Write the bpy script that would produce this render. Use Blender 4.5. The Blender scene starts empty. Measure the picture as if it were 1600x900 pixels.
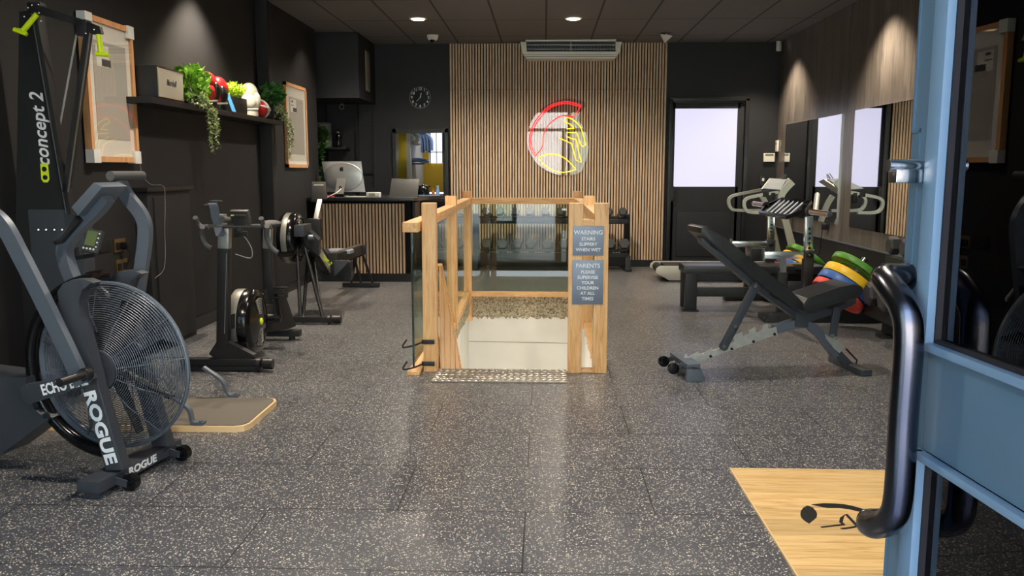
import bpy, bmesh, math, random
from mathutils import Vector, Matrix
random.seed(7)
S = bpy.context.scene; COL = S.collection
R = math.radians
# ------------------------------------------------------------ camera
YAW, PIT, FPX, CH = .03799, .13802, 1320., 1.31
cam = bpy.data.cameras.new('camera'); co = bpy.data.objects.new('camera', cam); COL.objects.link(co)
cam.sensor_width = 36; cam.lens = 36*FPX/1600; cam.clip_start = .03; cam.clip_end = 200
co.location = (0, 0, CH); co.rotation_euler = (math.pi/2-PIT, 0, YAW)
S.camera = co
# ------------------------------------------------------------ world, exposure
S.view_settings.view_transform = 'Standard'; S.view_settings.look = 'None'
S.view_settings.gamma = 1; S.view_settings.use_curve_mapping = False
S.view_settings.exposure = 1.2
w = bpy.data.worlds.new('sky'); S.world = w; w.use_nodes = True
nt = w.node_tree; bg = nt.nodes['Background']
tc = nt.nodes.new('ShaderNodeTexCoord'); sp = nt.nodes.new('ShaderNodeSeparateXYZ'); rp = nt.nodes.new('ShaderNodeValToRGB')
nt.links.new(tc.outputs['Generated'], sp.inputs[0]); nt.links.new(sp.outputs['Z'], rp.inputs[0]); nt.links.new(rp.outputs[0], bg.inputs[0])
rp.color_ramp.elements[0].position = 0; rp.color_ramp.elements[0].color = (.86, .92, 1, 1)
rp.color_ramp.elements[1].position = .7; rp.color_ramp.elements[1].color = (.46, .64, 1, 1)
bg.inputs[1].default_value = 2.2
def light(name, kind, loc, energy, col=(1,1,1), **k):
    l = bpy.data.lights.new(name, kind); l.energy = energy; l.color = col
    rot = k.pop('rot', (0,0,0)); portal = k.pop('portal', False)
    for a, b in k.items(): setattr(l, a, b)
    o = bpy.data.objects.new(name, l); COL.objects.link(o); o.location = loc; o.rotation_euler = rot
    if portal: l.cycles.is_portal = True
    return o
light('shopfront_daylight', 'AREA', (0, -.2, 1.5), 1, rot=(math.pi/2, 0, 0), shape='RECTANGLE', size=5.8, size_y=2.9, portal=True)
sun = light('sun', 'SUN', (0, 20, 20), 11, (1, .95, .88), angle=R(.6)); sun.rotation_euler = (R(-52), 0, R(12))   # stands behind the building: lights the street only
# warm ceiling spots that graze the side walls
WARM = (1, .84, .64)
for i, (x, y, e) in enumerate([(-2.56, 7.1, 150), (2.76, 8.0, 110), (2.74, 10.9, 90), (-2.45, 9.9, 14)]):
    light('wall_washer', 'SPOT', (x, y, 2.97), e, WARM, spot_size=R(105), spot_blend=.75, shadow_soft_size=.04)
# ------------------------------------------------------------ pixel -> point at a chosen true distance
_cy, _sy, _cp, _sp = math.cos(YAW), math.sin(YAW), math.cos(PIT), math.sin(PIT)
_f = Vector((-_sy*_cp, _cy*_cp, -_sp)); _r = Vector((_cy, _sy, 0)); _u = _r.cross(_f); _O = Vector((0, 0, CH))
def ray(x, y): return _f + _r*((x-800)/FPX) - _u*((y-450)/FPX)
def at(x, y, Y): d = ray(x, y); return _O + d*(Y/d.y)
def fl(x, y, z=0.): d = ray(x, y); return _O + d*((z-CH)/d.z)
def sx(x, y, X): d = ray(x, y); return _O + d*(X/d.x)
def onplane(x, y, P, n): d = ray(x, y); return _O + d*((P-_O).dot(n)/d.dot(n))
# ------------------------------------------------------------ materials
def lin(c):
    c = c/255
    return c/12.92 if c <= .04045 else ((c+.055)/1.055)**2.4
def rgb(r, g, b): return (lin(r), lin(g), lin(b), 1)
def mat(name, col=(128,128,128), rough=.5, metal=0, spec=.5, emit=None, es=0, trans=0, ior=1.45, alpha=1, coat=0):
    m = bpy.data.materials.new(name); m.use_nodes = True; b = m.node_tree.nodes['Principled BSDF']
    b.inputs['Base Color'].default_value = rgb(*col); b.inputs['Roughness'].default_value = rough
    b.inputs['Metallic'].default_value = metal; b.inputs['Specular IOR Level'].default_value = spec
    b.inputs['IOR'].default_value = ior; b.inputs['Transmission Weight'].default_value = trans; b.inputs['Coat Weight'].default_value = coat
    if emit: b.inputs['Emission Color'].default_value = rgb(*emit); b.inputs['Emission Strength'].default_value = es
    return m
def nodes(m): return m.node_tree, m.node_tree.nodes, m.node_tree.links, m.node_tree.nodes['Principled BSDF']
def N(nt_, t, **k):
    n = nt_.nodes.new('ShaderNode'+t)
    for a, b in k.items():
        if a[0] == '_': n.inputs[a[1:].replace('_', ' ')].default_value = b
        else: setattr(n, a, b)
    return n
def coords(nt_, scale=(1,1,1), rot=(0,0,0)):
    t = N(nt_, 'TexCoord'); mp = N(nt_, 'Mapping'); mp.inputs['Scale'].default_value = scale; mp.inputs['Rotation'].default_value = rot
    nt_.links.new(t.outputs['Object'], mp.inputs[0]); return mp
def ramp(nt_, src, stops, interp='LINEAR'):
    r = N(nt_, 'ValToRGB'); r.color_ramp.interpolation = interp; e = r.color_ramp.elements
    while len(e) < len(stops): e.new(.5)
    for i, (p, c) in enumerate(stops): e[i].position = p; e[i].color = rgb(*c)
    nt_.links.new(src, r.inputs[0]); return r
def bump(nt_, src, b, strength=.3, dist=.002):
    k = N(nt_, 'Bump'); k.inputs['Strength'].default_value = strength; k.inputs['Distance'].default_value = dist
    nt_.links.new(src, k.inputs['Height']); nt_.links.new(k.outputs[0], b.inputs['Normal']); return k
def noisy(name, c1, c2, scale=8, rough=.6, bs=.15, bd=.002, stretch=(1,1,1), **k):
    m = mat(name, c1, rough, **k); t, n, l, b = nodes(m)
    mp = coords(t, stretch); nz = N(t, 'TexNoise', _Scale=scale, _Detail=5); l.new(mp.outputs[0], nz.inputs['Vector'])
    r = ramp(t, nz.outputs['Fac'], [(.3, c1), (.7, c2)]); l.new(r.outputs[0], b.inputs['Base Color'])
    if bs: bump(t, nz.outputs['Fac'], b, bs, bd)
    return m
def wood(name, c1, c2, c3, axis='z', scale=1, rough=.45, planks=None):
    """grain that runs along one axis; planks=(across axis index, width) tints each board"""
    m = mat(name, c1, rough); t, n, l, b = nodes(m)
    st = {'x': (1.2, 14, 14), 'y': (14, 1.2, 14), 'z': (14, 14, 1.2)}[axis]
    mp = coords(t, tuple(a*scale for a in st)); nz = N(t, 'TexNoise', _Scale=2.2, _Detail=7, _Distortion=1.2); l.new(mp.outputs[0], nz.inputs['Vector'])
    r = ramp(t, nz.outputs['Fac'], [(.28, c2), (.5, c1), (.75, c3)])
    out = r.outputs[0]
    if planks:
        ax, wd = planks; tcn = N(t, 'TexCoord'); s = N(t, 'SeparateXYZ'); l.new(tcn.outputs['Object'], s.inputs[0])
        d = N(t, 'Math', operation='DIVIDE'); d.inputs[1].default_value = wd; l.new(s.outputs[ax], d.inputs[0])
        fl_ = N(t, 'Math', operation='FLOOR'); l.new(d.outputs[0], fl_.inputs[0])
        wn = N(t, 'TexWhiteNoise', noise_dimensions='1D'); l.new(fl_.outputs[0], wn.inputs['W'])
        mr = N(t, 'MapRange'); mr.inputs['To Min'].default_value = .82; mr.inputs['To Max'].default_value = 1.12; l.new(wn.outputs['Value'], mr.inputs[0])
        fr = N(t, 'Math', operation='FRACT'); l.new(d.outputs[0], fr.inputs[0])
        gp = N(t, 'Math', operation='GREATER_THAN'); gp.inputs[1].default_value = .012; l.new(fr.outputs[0], gp.inputs[0])
        gm = N(t, 'MapRange'); gm.inputs['To Min'].default_value = .45; l.new(gp.outputs[0], gm.inputs[0])
        pm = N(t, 'Math', operation='MULTIPLY'); l.new(mr.outputs[0], pm.inputs[0]); l.new(gm.outputs[0], pm.inputs[1])
        vm = N(t, 'VectorMath', operation='SCALE'); l.new(out, vm.inputs[0]); l.new(pm.outputs[0], vm.inputs['Scale']); out = vm.outputs[0]
    l.new(out, b.inputs['Base Color']); bump(t, nz.outputs['Fac'], b, .12, .002)
    return m
M = {}
def seamgrid(t, l, sxw, syw, wpx, offx=0, offy=0, stag=0.):
    """value 0 on the seams of a grid, 1 elsewhere (object coordinates); stag shifts every other row"""
    c = N(t, 'TexCoord'); s = N(t, 'SeparateXYZ'); l.new(c.outputs['Object'], s.inputs[0])
    def frac(sock, wd, off, extra=None):
        a = N(t, 'Math', operation='ADD'); a.inputs[1].default_value = off; l.new(sock, a.inputs[0])
        if extra is not None:
            a2 = N(t, 'Math', operation='ADD'); l.new(a.outputs[0], a2.inputs[0]); l.new(extra, a2.inputs[1]); a = a2
        d = N(t, 'Math', operation='DIVIDE'); d.inputs[1].default_value = wd; l.new(a.outputs[0], d.inputs[0])
        f = N(t, 'Math', operation='FRACT'); l.new(d.outputs[0], f.inputs[0])
        g = N(t, 'Math', operation='GREATER_THAN'); g.inputs[1].default_value = wpx/wd; l.new(f.outputs[0], g.inputs[0]); return g, d
    gy, dy = frac(s.outputs['Y'], syw, offy)
    ex = None
    if stag:
        fy = N(t, 'Math', operation='FLOOR'); l.new(dy.outputs[0], fy.inputs[0])
        mm = N(t, 'Math', operation='MULTIPLY'); mm.inputs[1].default_value = stag; l.new(fy.outputs[0], mm.inputs[0]); ex = mm.outputs[0]
    gx, _ = frac(s.outputs['X'], sxw, offx, ex)
    mu = N(t, 'Math', operation='MULTIPLY'); l.new(gx.outputs[0], mu.inputs[0]); l.new(gy.outputs[0], mu.inputs[1]); return mu.outputs[0]
def m_floor():
    m = mat('rubber_floor', (60,60,62), .31, spec=.6); t, n, l, b = nodes(m)
    mp = coords(t); vo = N(t, 'TexVoronoi', _Scale=165.); l.new(mp.outputs[0], vo.inputs['Vector'])
    dn = N(t, 'TexNoise', _Scale=260., _Detail=2); l.new(mp.outputs[0], dn.inputs['Vector'])
    # chips: only some cells carry one, ragged by noise
    sc = N(t, 'SeparateColor'); l.new(vo.outputs['Color'], sc.inputs[0])
    a = N(t, 'Math', operation='GREATER_THAN'); a.inputs[1].default_value = .60; l.new(sc.outputs[0], a.inputs[0])
    sz = N(t, 'MapRange'); sz.inputs['To Min'].default_value = .20; sz.inputs['To Max'].default_value = .62; l.new(sc.outputs[1], sz.inputs[0])
    ad = N(t, 'Math', operation='MULTIPLY_ADD'); ad.inputs[1].default_value = .5; ad.inputs[2].default_value = -.22; l.new(dn.outputs['Fac'], ad.inputs[0])
    dd = N(t, 'Math', operation='ADD'); l.new(vo.outputs['Distance'], dd.inputs[0]); l.new(ad.outputs[0], dd.inputs[1])
    lt = N(t, 'Math', operation='LESS_THAN'); l.new(dd.outputs[0], lt.inputs[0]); l.new(sz.outputs[0], lt.inputs[1])
    mu = N(t, 'Math', operation='MULTIPLY'); l.new(a.outputs[0], mu.inputs[0]); l.new(lt.outputs[0], mu.inputs[1])
    cr = ramp(t, sc.outputs[2], [(0, (222,216,198)), (.6, (196,193,184)), (1, (140,138,132))])
    bn = N(t, 'TexNoise', _Scale=1.3, _Detail=3); l.new(mp.outputs[0], bn.inputs['Vector'])
    br = ramp(t, bn.outputs['Fac'], [(.35, (66,68,75)), (.65, (74,76,83))])
    mx = N(t, 'Mix', data_type='RGBA'); l.new(mu.outputs[0], mx.inputs['Factor']); l.new(br.outputs[0], mx.inputs[6]); l.new(cr.outputs[0], mx.inputs[7])
    sg = seamgrid(t, l, 1.0, .5, .006, .07, .38, .5)
    mr = N(t, 'MapRange'); mr.inputs['To Min'].default_value = .15; l.new(sg, mr.inputs[0])
    vm = N(t, 'VectorMath', operation='SCALE'); l.new(mx.outputs[2], vm.inputs[0]); l.new(mr.outputs[0], vm.inputs['Scale']); l.new(vm.outputs[0], b.inputs['Base Color'])
    bump(t, dn.outputs['Fac'], b, .16, .0012)
    return m
def m_ceiling():
    m = mat('ceiling_tile', (118,114,112), .85); t, n, l, b = nodes(m)
    mp = coords(t); nz = N(t, 'TexNoise', _Scale=160., _Detail=3); l.new(mp.outputs[0], nz.inputs['Vector'])
    r = ramp(t, nz.outputs['Fac'], [(.3, (104,101,100)), (.7, (118,115,113))])
    sg = seamgrid(t, l, .585, 1.17, .022, .0, .66)
    mr = N(t, 'MapRange'); mr.inputs['To Min'].default_value = .25; l.new(sg, mr.inputs[0])
    vm = N(t, 'VectorMath', operation='SCALE'); l.new(r.outputs[0], vm.inputs[0]); l.new(mr.outputs[0], vm.inputs['Scale']); l.new(vm.outputs[0], b.inputs['Base Color'])
    bump(t, nz.outputs['Fac'], b, .2, .002); return m
def m_glass(name, col=(236,243,240), rough=0.0, tint=.9):
    """thin clear pane: straight-through transmission with a mirror-like gloss by angle"""
    m = bpy.data.materials.new(name); m.use_nodes = True; t = m.node_tree; t.nodes.clear(); l = t.links
    o = N(t, 'OutputMaterial'); tr = N(t, 'BsdfTransparent'); tr.inputs[0].default_value = rgb(*col)
    gl = N(t, 'BsdfGlossy'); gl.inputs['Roughness'].default_value = rough; gl.inputs[0].default_value = (1,1,1,1)
    fr = N(t, 'Fresnel'); ge = N(t, 'NewGeometry'); mr = N(t, 'MapRange'); mr.inputs['To Min'].default_value = tint; mr.inputs['To Max'].default_value = 1/tint
    l.new(ge.outputs['Backfacing'], mr.inputs[0]); l.new(mr.outputs[0], fr.inputs[0])
    mx = N(t, 'MixShader'); l.new(fr.outputs[0], mx.inputs[0]); l.new(tr.outputs[0], mx.inputs[1]); l.new(gl.outputs[0], mx.inputs[2]); l.new(mx.outputs[0], o.inputs[0])
    return m
def m_leaf(name, c1, c2):
    m = mat(name, c1, .45); t, n, l, b = nodes(m)
    g = N(t, 'TexNoise', _Scale=45.); mp = coords(t); l.new(mp.outputs[0], g.inputs['Vector'])
    r = ramp(t, g.outputs['Fac'], [(.35, c1), (.62, c2)]); l.new(r.outputs[0], b.inputs['Base Color'])
    b.inputs['Subsurface Weight'].default_value = .0
    return m
def m_aggregate():
    m = mat('exposed_aggregate', (150,140,115), .9); t, n, l, b = nodes(m)
    mp = coords(t); vo = N(t, 'TexVoronoi', _Scale=75.); l.new(mp.outputs[0], vo.inputs['Vector'])
    r = ramp(t, vo.outputs['Color'], [(0, (92,82,68)), (.3, (150,138,112)), (.6, (186,174,146)), (1, (214,204,180))]); l.new(r.outputs[0], b.inputs['Base Color'])
    bump(t, vo.outputs['Distance'], b, .8, .02); return m
M.update(
 seatgrey=mat('blue_grey_seat', (124,130,142), .5), posterglass=m_glass('poster_glazing', (250,250,250), .0, 1.35), band=mat('perforated_silver_band', (118,118,112), .4, metal=.4), spun=mat('spun_steel', (170,172,178), .3, metal=.6), raised=mat('raised_aluminium', (225,222,214), .22, metal=.8), platebase=mat('dark_plate', (128,122,114), .5, metal=.6),
 floor=m_floor(), ceil=m_ceiling(), aggregate=m_aggregate(),
 wall=noisy('charcoal_wall_paint', (27,27,30), (31,31,34), 6, .62, .05),
 wallb=noisy('blue_black_wall_paint', (30,31,36), (34,35,40), 6, .6, .05),
 wallgloss=mat('satin_black_trim', (26,26,28), .35),
 darkwood=wood('grey_brown_wall_board', (106,99,93), (80,74,70), (126,118,110), 'z', 1.0, .32, (1, .13)),
 slat=wood('oak_slat', (204,176,146), (182,150,120), (222,196,166), 'z', 1.2, .5),
 felt=mat('black_felt', (16,15,15), .95),
 oak=wood('oak', (220,172,118), (198,144,88), (232,192,140), 'z', 1.6, .4),
 oaky=wood('oak_along', (220,172,118), (198,144,88), (232,192,140), 'y', 1.6, .4),
 oakx=wood('oak_across', (220,172,118), (198,144,88), (232,192,140), 'x', 1.6, .4),
 platform=wood('oak_laminate', (206,172,118), (178,138,86), (218,188,138), 'x', 1.3, .35, (1, .135)),
 frameoak=wood('pale_oak_frame', (206,152,104), (186,130,84), (220,172,124), 'z', 1.6, .5),
 white=mat('white_paint', (216,216,212), .6), plaster=noisy('white_plaster', (218,216,208), (226,225,218), 3, .7, .05),
 offwhite=mat('white_plastic', (232,228,216), .45),
 black=mat('black_plastic', (22,22,24), .4), rubber=mat('black_rubber', (20,20,21), .7), gloss=mat('gloss_black_plastic', (14,14,16), .16),
 bmetal=mat('black_powder_coat', (28,28,31), .42, spec=.5), gmetal=mat('graphite_powder_coat', (92,100,112), .36, metal=.3),
 gmetal2=mat('dark_graphite_powder_coat', (62,66,74), .4, metal=.2),
 steel=mat('brushed_steel', (176,176,176), .28, metal=1), chrome=mat('chrome', (226,226,228), .16, metal=1),
 zinc=noisy('zinc_plate', (190,190,188), (208,208,206), 30, .4, 0, metal=.8),
 alu=mat('brushed_aluminium', (184,184,186), .34, metal=.85), silverplast=mat('silver_plastic', (186,184,170), .36, metal=.4),
 gunsteel=mat('polished_gunmetal', (104,104,112), .22, metal=1),
 pad=noisy('black_vinyl', (36,37,40), (43,44,47), 60, .3, .06), bluedoor=noisy('blue_grey_door_paint', (82,108,126), (86,113,132), 4, .3, .03, spec=.5),
 gasket=mat('dark_gasket', (30,28,32), .6), mirror=mat('mirror_glass', (225,228,230), .01, metal=1),
 glass=m_glass('clear_glass', (224,233,226), 0, 1.5), doorglass=m_glass('tinted_door_glass', (58,60,72), 0, 1.52), acrylic=m_glass('clear_acrylic', (240,240,240), .02, 1.6),
 lime=mat('lime_plastic', (204,226,22), .4), limetext=mat('lime_print', (205,225,40), .5), wtext=mat('white_print', (222,226,232), .5), gtext=mat('grey_print', (150,150,150), .6),
 red=mat('red_leather', (170,28,34), .35), whiteleather=mat('white_leather', (214,208,196), .4), blackleather=mat('black_leather', (24,22,24), .35),
 pgreen=mat('green_bumper', (84,140,52), .38), pyellow=mat('yellow_bumper', (238,190,40), .38), pblue=mat('blue_bumper', (58,100,172), .38), pred=mat('red_bumper', (214,72,56), .38),
 paper=mat('white_paper', (226,222,212), .7), greypaper=mat('grey_poster_print', (176,171,162), .65), darkpaper=mat('dark_print', (70,70,70), .7),
 leafbright=m_leaf('bright_leaf', (62,116,30), (140,186,60)), leafmid=m_leaf('fern_leaf', (34,92,34), (74,140,56)), leafpale=m_leaf('pale_variegated_leaf', (108,130,78), (206,212,160)), leafdark=m_leaf('dark_leaf', (22,52,22), (84,124,64)), leaflime=m_leaf('lime_grass', (124,176,30), (206,230,70)),
 bluecard=mat('blue_card', (74,156,220), .5), skyb=mat('pale_blue_towel', (140,170,226), .9), yellowp=mat('mustard_paint', (196,160,40), .7), yellowd=mat('yellow_panel', (226,196,56), .6),
 neonr=mat('red_neon_tube', (230,30,30), .4, emit=(255,34,40), es=.75), neony=mat('yellow_neon_tube', (250,210,30), .4, emit=(255,208,24), es=.85),
 frosted=mat('frosted_daylight_glass', (90,90,96), .3, emit=(226,222,248), es=.44), winlight=mat('bright_window_glass', (240,240,245), .4, emit=(240,244,255), es=.6),
 lamp=mat('lit_lamp', (255,250,240), .4, emit=(255,226,180), es=14), lcd=mat('lcd_screen', (120,130,108), .3), lcdgreen=mat('lcd_green', (96,110,74), .3),
 sign=mat('brushed_sign_plate', (104,112,128), .38, metal=.6), speaker_cloth=noisy('speaker_cloth', (140,134,120), (152,146,132), 300, .8, .2),
 felttop=mat('grey_ski_mat', (98,92,84), .6), ply=mat('plywood_edge', (214,184,140), .5), brass=mat('brass', (170,130,60), .3, metal=1),
 pavement=noisy('pavement', (150,152,158), (166,168,174), 3, .8, 0), road=noisy('asphalt', (170,170,170), (184,184,184), 3, .8, 0), render=noisy('pale_render', (214,208,198), (224,218,210), 2, .8, 0),
 leather=mat('grip_foam', (74,74,76), .75), amber=mat('amber_bottle', (150,90,40), .2), bluebottle=mat('blue_bottle', (110,140,180), .2), laptop=mat('dark_grey_lid', (72,72,72), .4, metal=.4), conduit=mat('black_conduit', (18,18,20), .5), redcable=mat('red_cable', (190,40,40), .5), socket=mat('brass_socket_plate', (150,128,84), .3, metal=.8))
# ------------------------------------------------------------ geometry helpers
WL = {}
def V3(*a): return Vector(a)
def frame(d, up=Vector((0,0,1))):
    d = d.normalized(); s = d.cross(up)
    if s.length < 1e-5: s = d.cross(Vector((0,1,0)))
    s.normalize(); return d, s, s.cross(d)
def smoothpts(pts, n=6, closed=False):
    pts = [Vector(p) for p in pts]; out = []; L = len(pts)
    for i in range(L if closed else L-1):
        p1, p2 = pts[i], pts[(i+1) % L]
        p0 = pts[i-1] if (i or closed) else p1*2-p2
        p3 = pts[(i+2) % L] if (closed or i+2 < L) else p2*2-p1
        for k in range(n):
            t = k/n
            out.append(.5*((2*p1)+(p2-p0)*t+(2*p0-5*p1+4*p2-p3)*t*t+(3*p1-p0-3*p2+p3)*t**3))
    if not closed: out.append(pts[-1])
    return out
class G:
    def __init__(s): s.v = []; s.f = []
    def add(s, vs, fs):
        b = len(s.v); s.v += [Vector(v) for v in vs]; s.f += [[b+i for i in f] for f in fs]; return s
    def box(s, c, sz, rz=0, bev=0, mt=None):
        bm = bmesh.new(); bmesh.ops.create_cube(bm, size=1)
        for v in bm.verts: v.co = Vector((v.co.x*sz[0], v.co.y*sz[1], v.co.z*sz[2]))
        if bev: bmesh.ops.bevel(bm, geom=list(bm.edges), offset=min(bev, min(sz)*.49), segments=2, affect='EDGES', profile=.7)
        T = Matrix.Translation(Vector(c)) @ (mt.to_4x4() if mt else Matrix.Rotation(rz, 4, 'Z'))
        bm.verts.index_update()
        s.add([T @ v.co for v in bm.verts], [[v.index for v in f.verts] for f in bm.faces]); bm.free(); return s
    def bar(s, p, q, w, h, up=Vector((0,0,1)), bev=0):
        p, q = Vector(p), Vector(q); d, sd, u = frame(q-p, Vector(up))
        m = Matrix((d, sd, u)).transposed()
        return s.box((p+q)/2, ((q-p).length, w, h), mt=m, bev=bev)
    def cyl(s, p, q, r, r2=None, n=20, cap=True):
        p, q = Vector(p), Vector(q); r2 = r if r2 is None else r2; d, a, b = frame(q-p)
        vs = [p+(a*math.cos(2*math.pi*i/n)+b*math.sin(2*math.pi*i/n))*r for i in range(n)]+[q+(a*math.cos(2*math.pi*i/n)+b*math.sin(2*math.pi*i/n))*r2 for i in range(n)]
        fs = [[i, (i+1) % n, n+(i+1) % n, n+i] for i in range(n)]
        if cap: fs += [list(range(n))[::-1], list(range(n, 2*n))]
        return s.add(vs, fs)
    def tube(s, pts, r, n=10, sm=0, closed=False, up=None):
        pts = smoothpts(pts, sm, closed) if sm else [Vector(p) for p in pts]; L = len(pts); vs = []; pa = None
        for i, p in enumerate(pts):
            if closed: d = pts[(i+1) % L]-pts[i-1]
            else: d = (pts[min(i+1, L-1)]-pts[max(i-1, 0)])
            d.normalize()
            if pa is None: _, a, b = frame(d, up or Vector((0,0,1)))
            else:
                a = pa-d*pa.dot(d); a.normalize(); b = a.cross(d)
            pa = a; rr = r(i/(L-1)) if callable(r) else r
            vs += [p+(a*math.cos(2*math.pi*k/n)+b*math.sin(2*math.pi*k/n))*rr for k in range(n)]
        fs = []
        for i in range(L if closed else L-1):
            for k in range(n):
                j = (i+1) % L; fs.append([i*n+k, i*n+(k+1) % n, j*n+(k+1) % n, j*n+k])
        if not closed: fs += [list(range(n))[::-1], [(L-1)*n+k for k in range(n)]]
        return s.add(vs, fs)
    def strap(s, pts, side, w, h, sm=0, closed=False):
        """rectangular tube along pts: w along the fixed side vector, h across it"""
        pts = smoothpts(pts, sm, closed) if sm else [Vector(p) for p in pts]; L = len(pts); side = Vector(side).normalized(); vs = []
        for i, p in enumerate(pts):
            if closed: d = pts[(i+1) % L]-pts[i-1]
            else: d = pts[min(i+1, L-1)]-pts[max(i-1, 0)]
            d.normalize(); u = side.cross(d).normalized()
            c = 1
            hh = h[min(i, len(h)-1)] if isinstance(h, (list, tuple)) else h
            vs += [p-side*w/2-u*hh/2, p+side*w/2-u*hh/2, p+side*w/2+u*hh/2, p-side*w/2+u*hh/2]
        fs = []
        for i in range(L if closed else L-1):
            j = (i+1) % L
            for k in range(4): fs.append([i*4+k, i*4+(k+1) % 4, j*4+(k+1) % 4, j*4+k])
        if not closed: fs += [[3,2,1,0], [(L-1)*4+k for k in range(4)]]
        return s.add(vs, fs)
    def prism(s, pts, vec, bev=0):
        pts = [Vector(p) for p in pts]; n = len(pts); vec = Vector(vec)
        if bev:
            bm = bmesh.new(); vv = [bm.verts.new(p) for p in pts]+[bm.verts.new(p+vec) for p in pts]
            bm.faces.new(vv[:n][::-1]); bm.faces.new(vv[n:])
            for i in range(n): bm.faces.new([vv[i], vv[(i+1) % n], vv[n+(i+1) % n], vv[n+i]])
            bmesh.ops.bevel(bm, geom=list(bm.edges), offset=bev, segments=2, affect='EDGES', profile=.7); bm.verts.index_update()
            s.add([v.co.copy() for v in bm.verts], [[v.index for v in f.verts] for f in bm.faces]); bm.free(); return s
        return s.add(pts+[p+vec for p in pts], [list(range(n))[::-1], list(range(n, 2*n))]+[[i, (i+1) % n, n+(i+1) % n, n+i] for i in range(n)])
    def lathe(s, c, axis, prof, n=32):
        c = Vector(c); d, a, b = frame(Vector(axis)); vs = []
        for r, t in prof: vs += [c+d*t+(a*math.cos(2*math.pi*k/n)+b*math.sin(2*math.pi*k/n))*max(r, 1e-4) for k in range(n)]
        fs = []
        for i in range(len(prof)-1):
            for k in range(n): fs.append([i*n+k, i*n+(k+1) % n, (i+1)*n+(k+1) % n, (i+1)*n+k])
        fs += [list(range(n))[::-1], [(len(prof)-1)*n+k for k in range(n)]]
        return s.add(vs, fs)
    def ring(s, c, axis, rad, r, n=48, m=6, a0=0, a1=2*math.pi):
        c = Vector(c); d, a, b = frame(Vector(axis)); full = abs(a1-a0-2*math.pi) < 1e-4
        k = n if full else n+1
        return s.tube([c+(a*math.cos(a0+(a1-a0)*i/n)+b*math.sin(a0+(a1-a0)*i/n))*rad for i in range(k)], r, m, closed=full, up=d)
    def sph(s, c, r, n=16, m=10, mt=None):
        c = Vector(c); r = (r, r, r) if not isinstance(r, (tuple, list)) else r; vs = []; fs = []
        for i in range(m+1):
            th = math.pi*i/m
            for k in range(n):
                ph = 2*math.pi*k/n; p = Vector((r[0]*math.sin(th)*math.cos(ph), r[1]*math.sin(th)*math.sin(ph), r[2]*math.cos(th)))
                vs.append(c+(mt @ p if mt else p))
        for i in range(m):
            for k in range(n): fs.append([i*n+k, i*n+(k+1) % n, (i+1)*n+(k+1) % n, (i+1)*n+k])
        return s.add(vs, fs)
    def build(s, name, m, parent=None, loc=None, smooth=True, ang=38):
        base = WL[parent.name] if parent else Vector(loc) if loc is not None else Vector((0,0,0))
        me = bpy.data.meshes.new(name); me.from_pydata([v-base for v in s.v], [], s.f); me.update()
        bm = bmesh.new(); bm.from_mesh(me); bmesh.ops.remove_doubles(bm, verts=bm.verts, dist=1e-6); bmesh.ops.recalc_face_normals(bm, faces=bm.faces); bm.to_mesh(me); bm.free()
        if smooth:
            me.polygons.foreach_set('use_smooth', [True]*len(me.polygons)); me.set_sharp_from_angle(angle=R(ang))
        me.materials.append(M[m] if isinstance(m, str) else m)
        o = bpy.data.objects.new(name, me); COL.objects.link(o)
        if parent: o.parent = parent; WL[o.name] = base
        else: o.location = base; WL[o.name] = base
        return o
def thing(name, label, cat, loc=(0,0,0), group=None):
    o = bpy.data.objects.new(name, None); COL.objects.link(o); o.location = loc; o.empty_display_size = .1
    o['label'] = label; o['category'] = cat
    if group: o['group'] = group
    WL[o.name] = Vector(loc); return o
def tag(o, label, cat, group=None, kind=None):
    o['label'] = label; o['category'] = cat
    if group: o['group'] = group
    if kind: o['kind'] = kind
    return o
def struct(g, name, m, loc=None, **k):
    o = g.build(name, m, None, loc, **k); o['kind'] = 'structure'; return o
def copy_tree(o, parent=None):
    c = o.copy(); COL.objects.link(c)
    if parent: c.parent = parent
    for ch in list(o.children): copy_tree(ch, c)
    return c
def text(parent, s, size, origin, xd, yd, m='wtext', ext=.001, off=0, sxs=1, shear=0, align='CENTER', name='lettering', font_space=1):
    """flat lettering whose reading direction is xd and whose top points along yd"""
    cu = bpy.data.curves.new('t', 'FONT'); cu.body = s; cu.size = size; cu.extrude = ext; cu.offset = off; cu.shear = shear
    cu.align_x = align; cu.align_y = 'CENTER'; cu.space_character = font_space; cu.resolution_u = 3
    o = bpy.data.objects.new('t', cu); COL.objects.link(o); bpy.context.view_layer.update()
    me = bpy.data.meshes.new_from_object(o.evaluated_get(bpy.context.evaluated_depsgraph_get()))
    xd = Vector(xd).normalized(); yd = Vector(yd).normalized(); zd = xd.cross(yd); org = Vector(origin)
    g = G(); g.add([org+xd*(v.co.x*sxs)+yd*v.co.y+zd*v.co.z for v in me.vertices], [list(p.vertices) for p in me.polygons])
    bpy.data.objects.remove(o); bpy.data.curves.remove(cu); bpy.data.meshes.remove(me)
    return g.build(name, m, parent, smooth=False)
ORD = ['first','second','third','fourth','fifth','sixth','seventh','eighth','ninth','tenth','eleventh']
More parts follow.
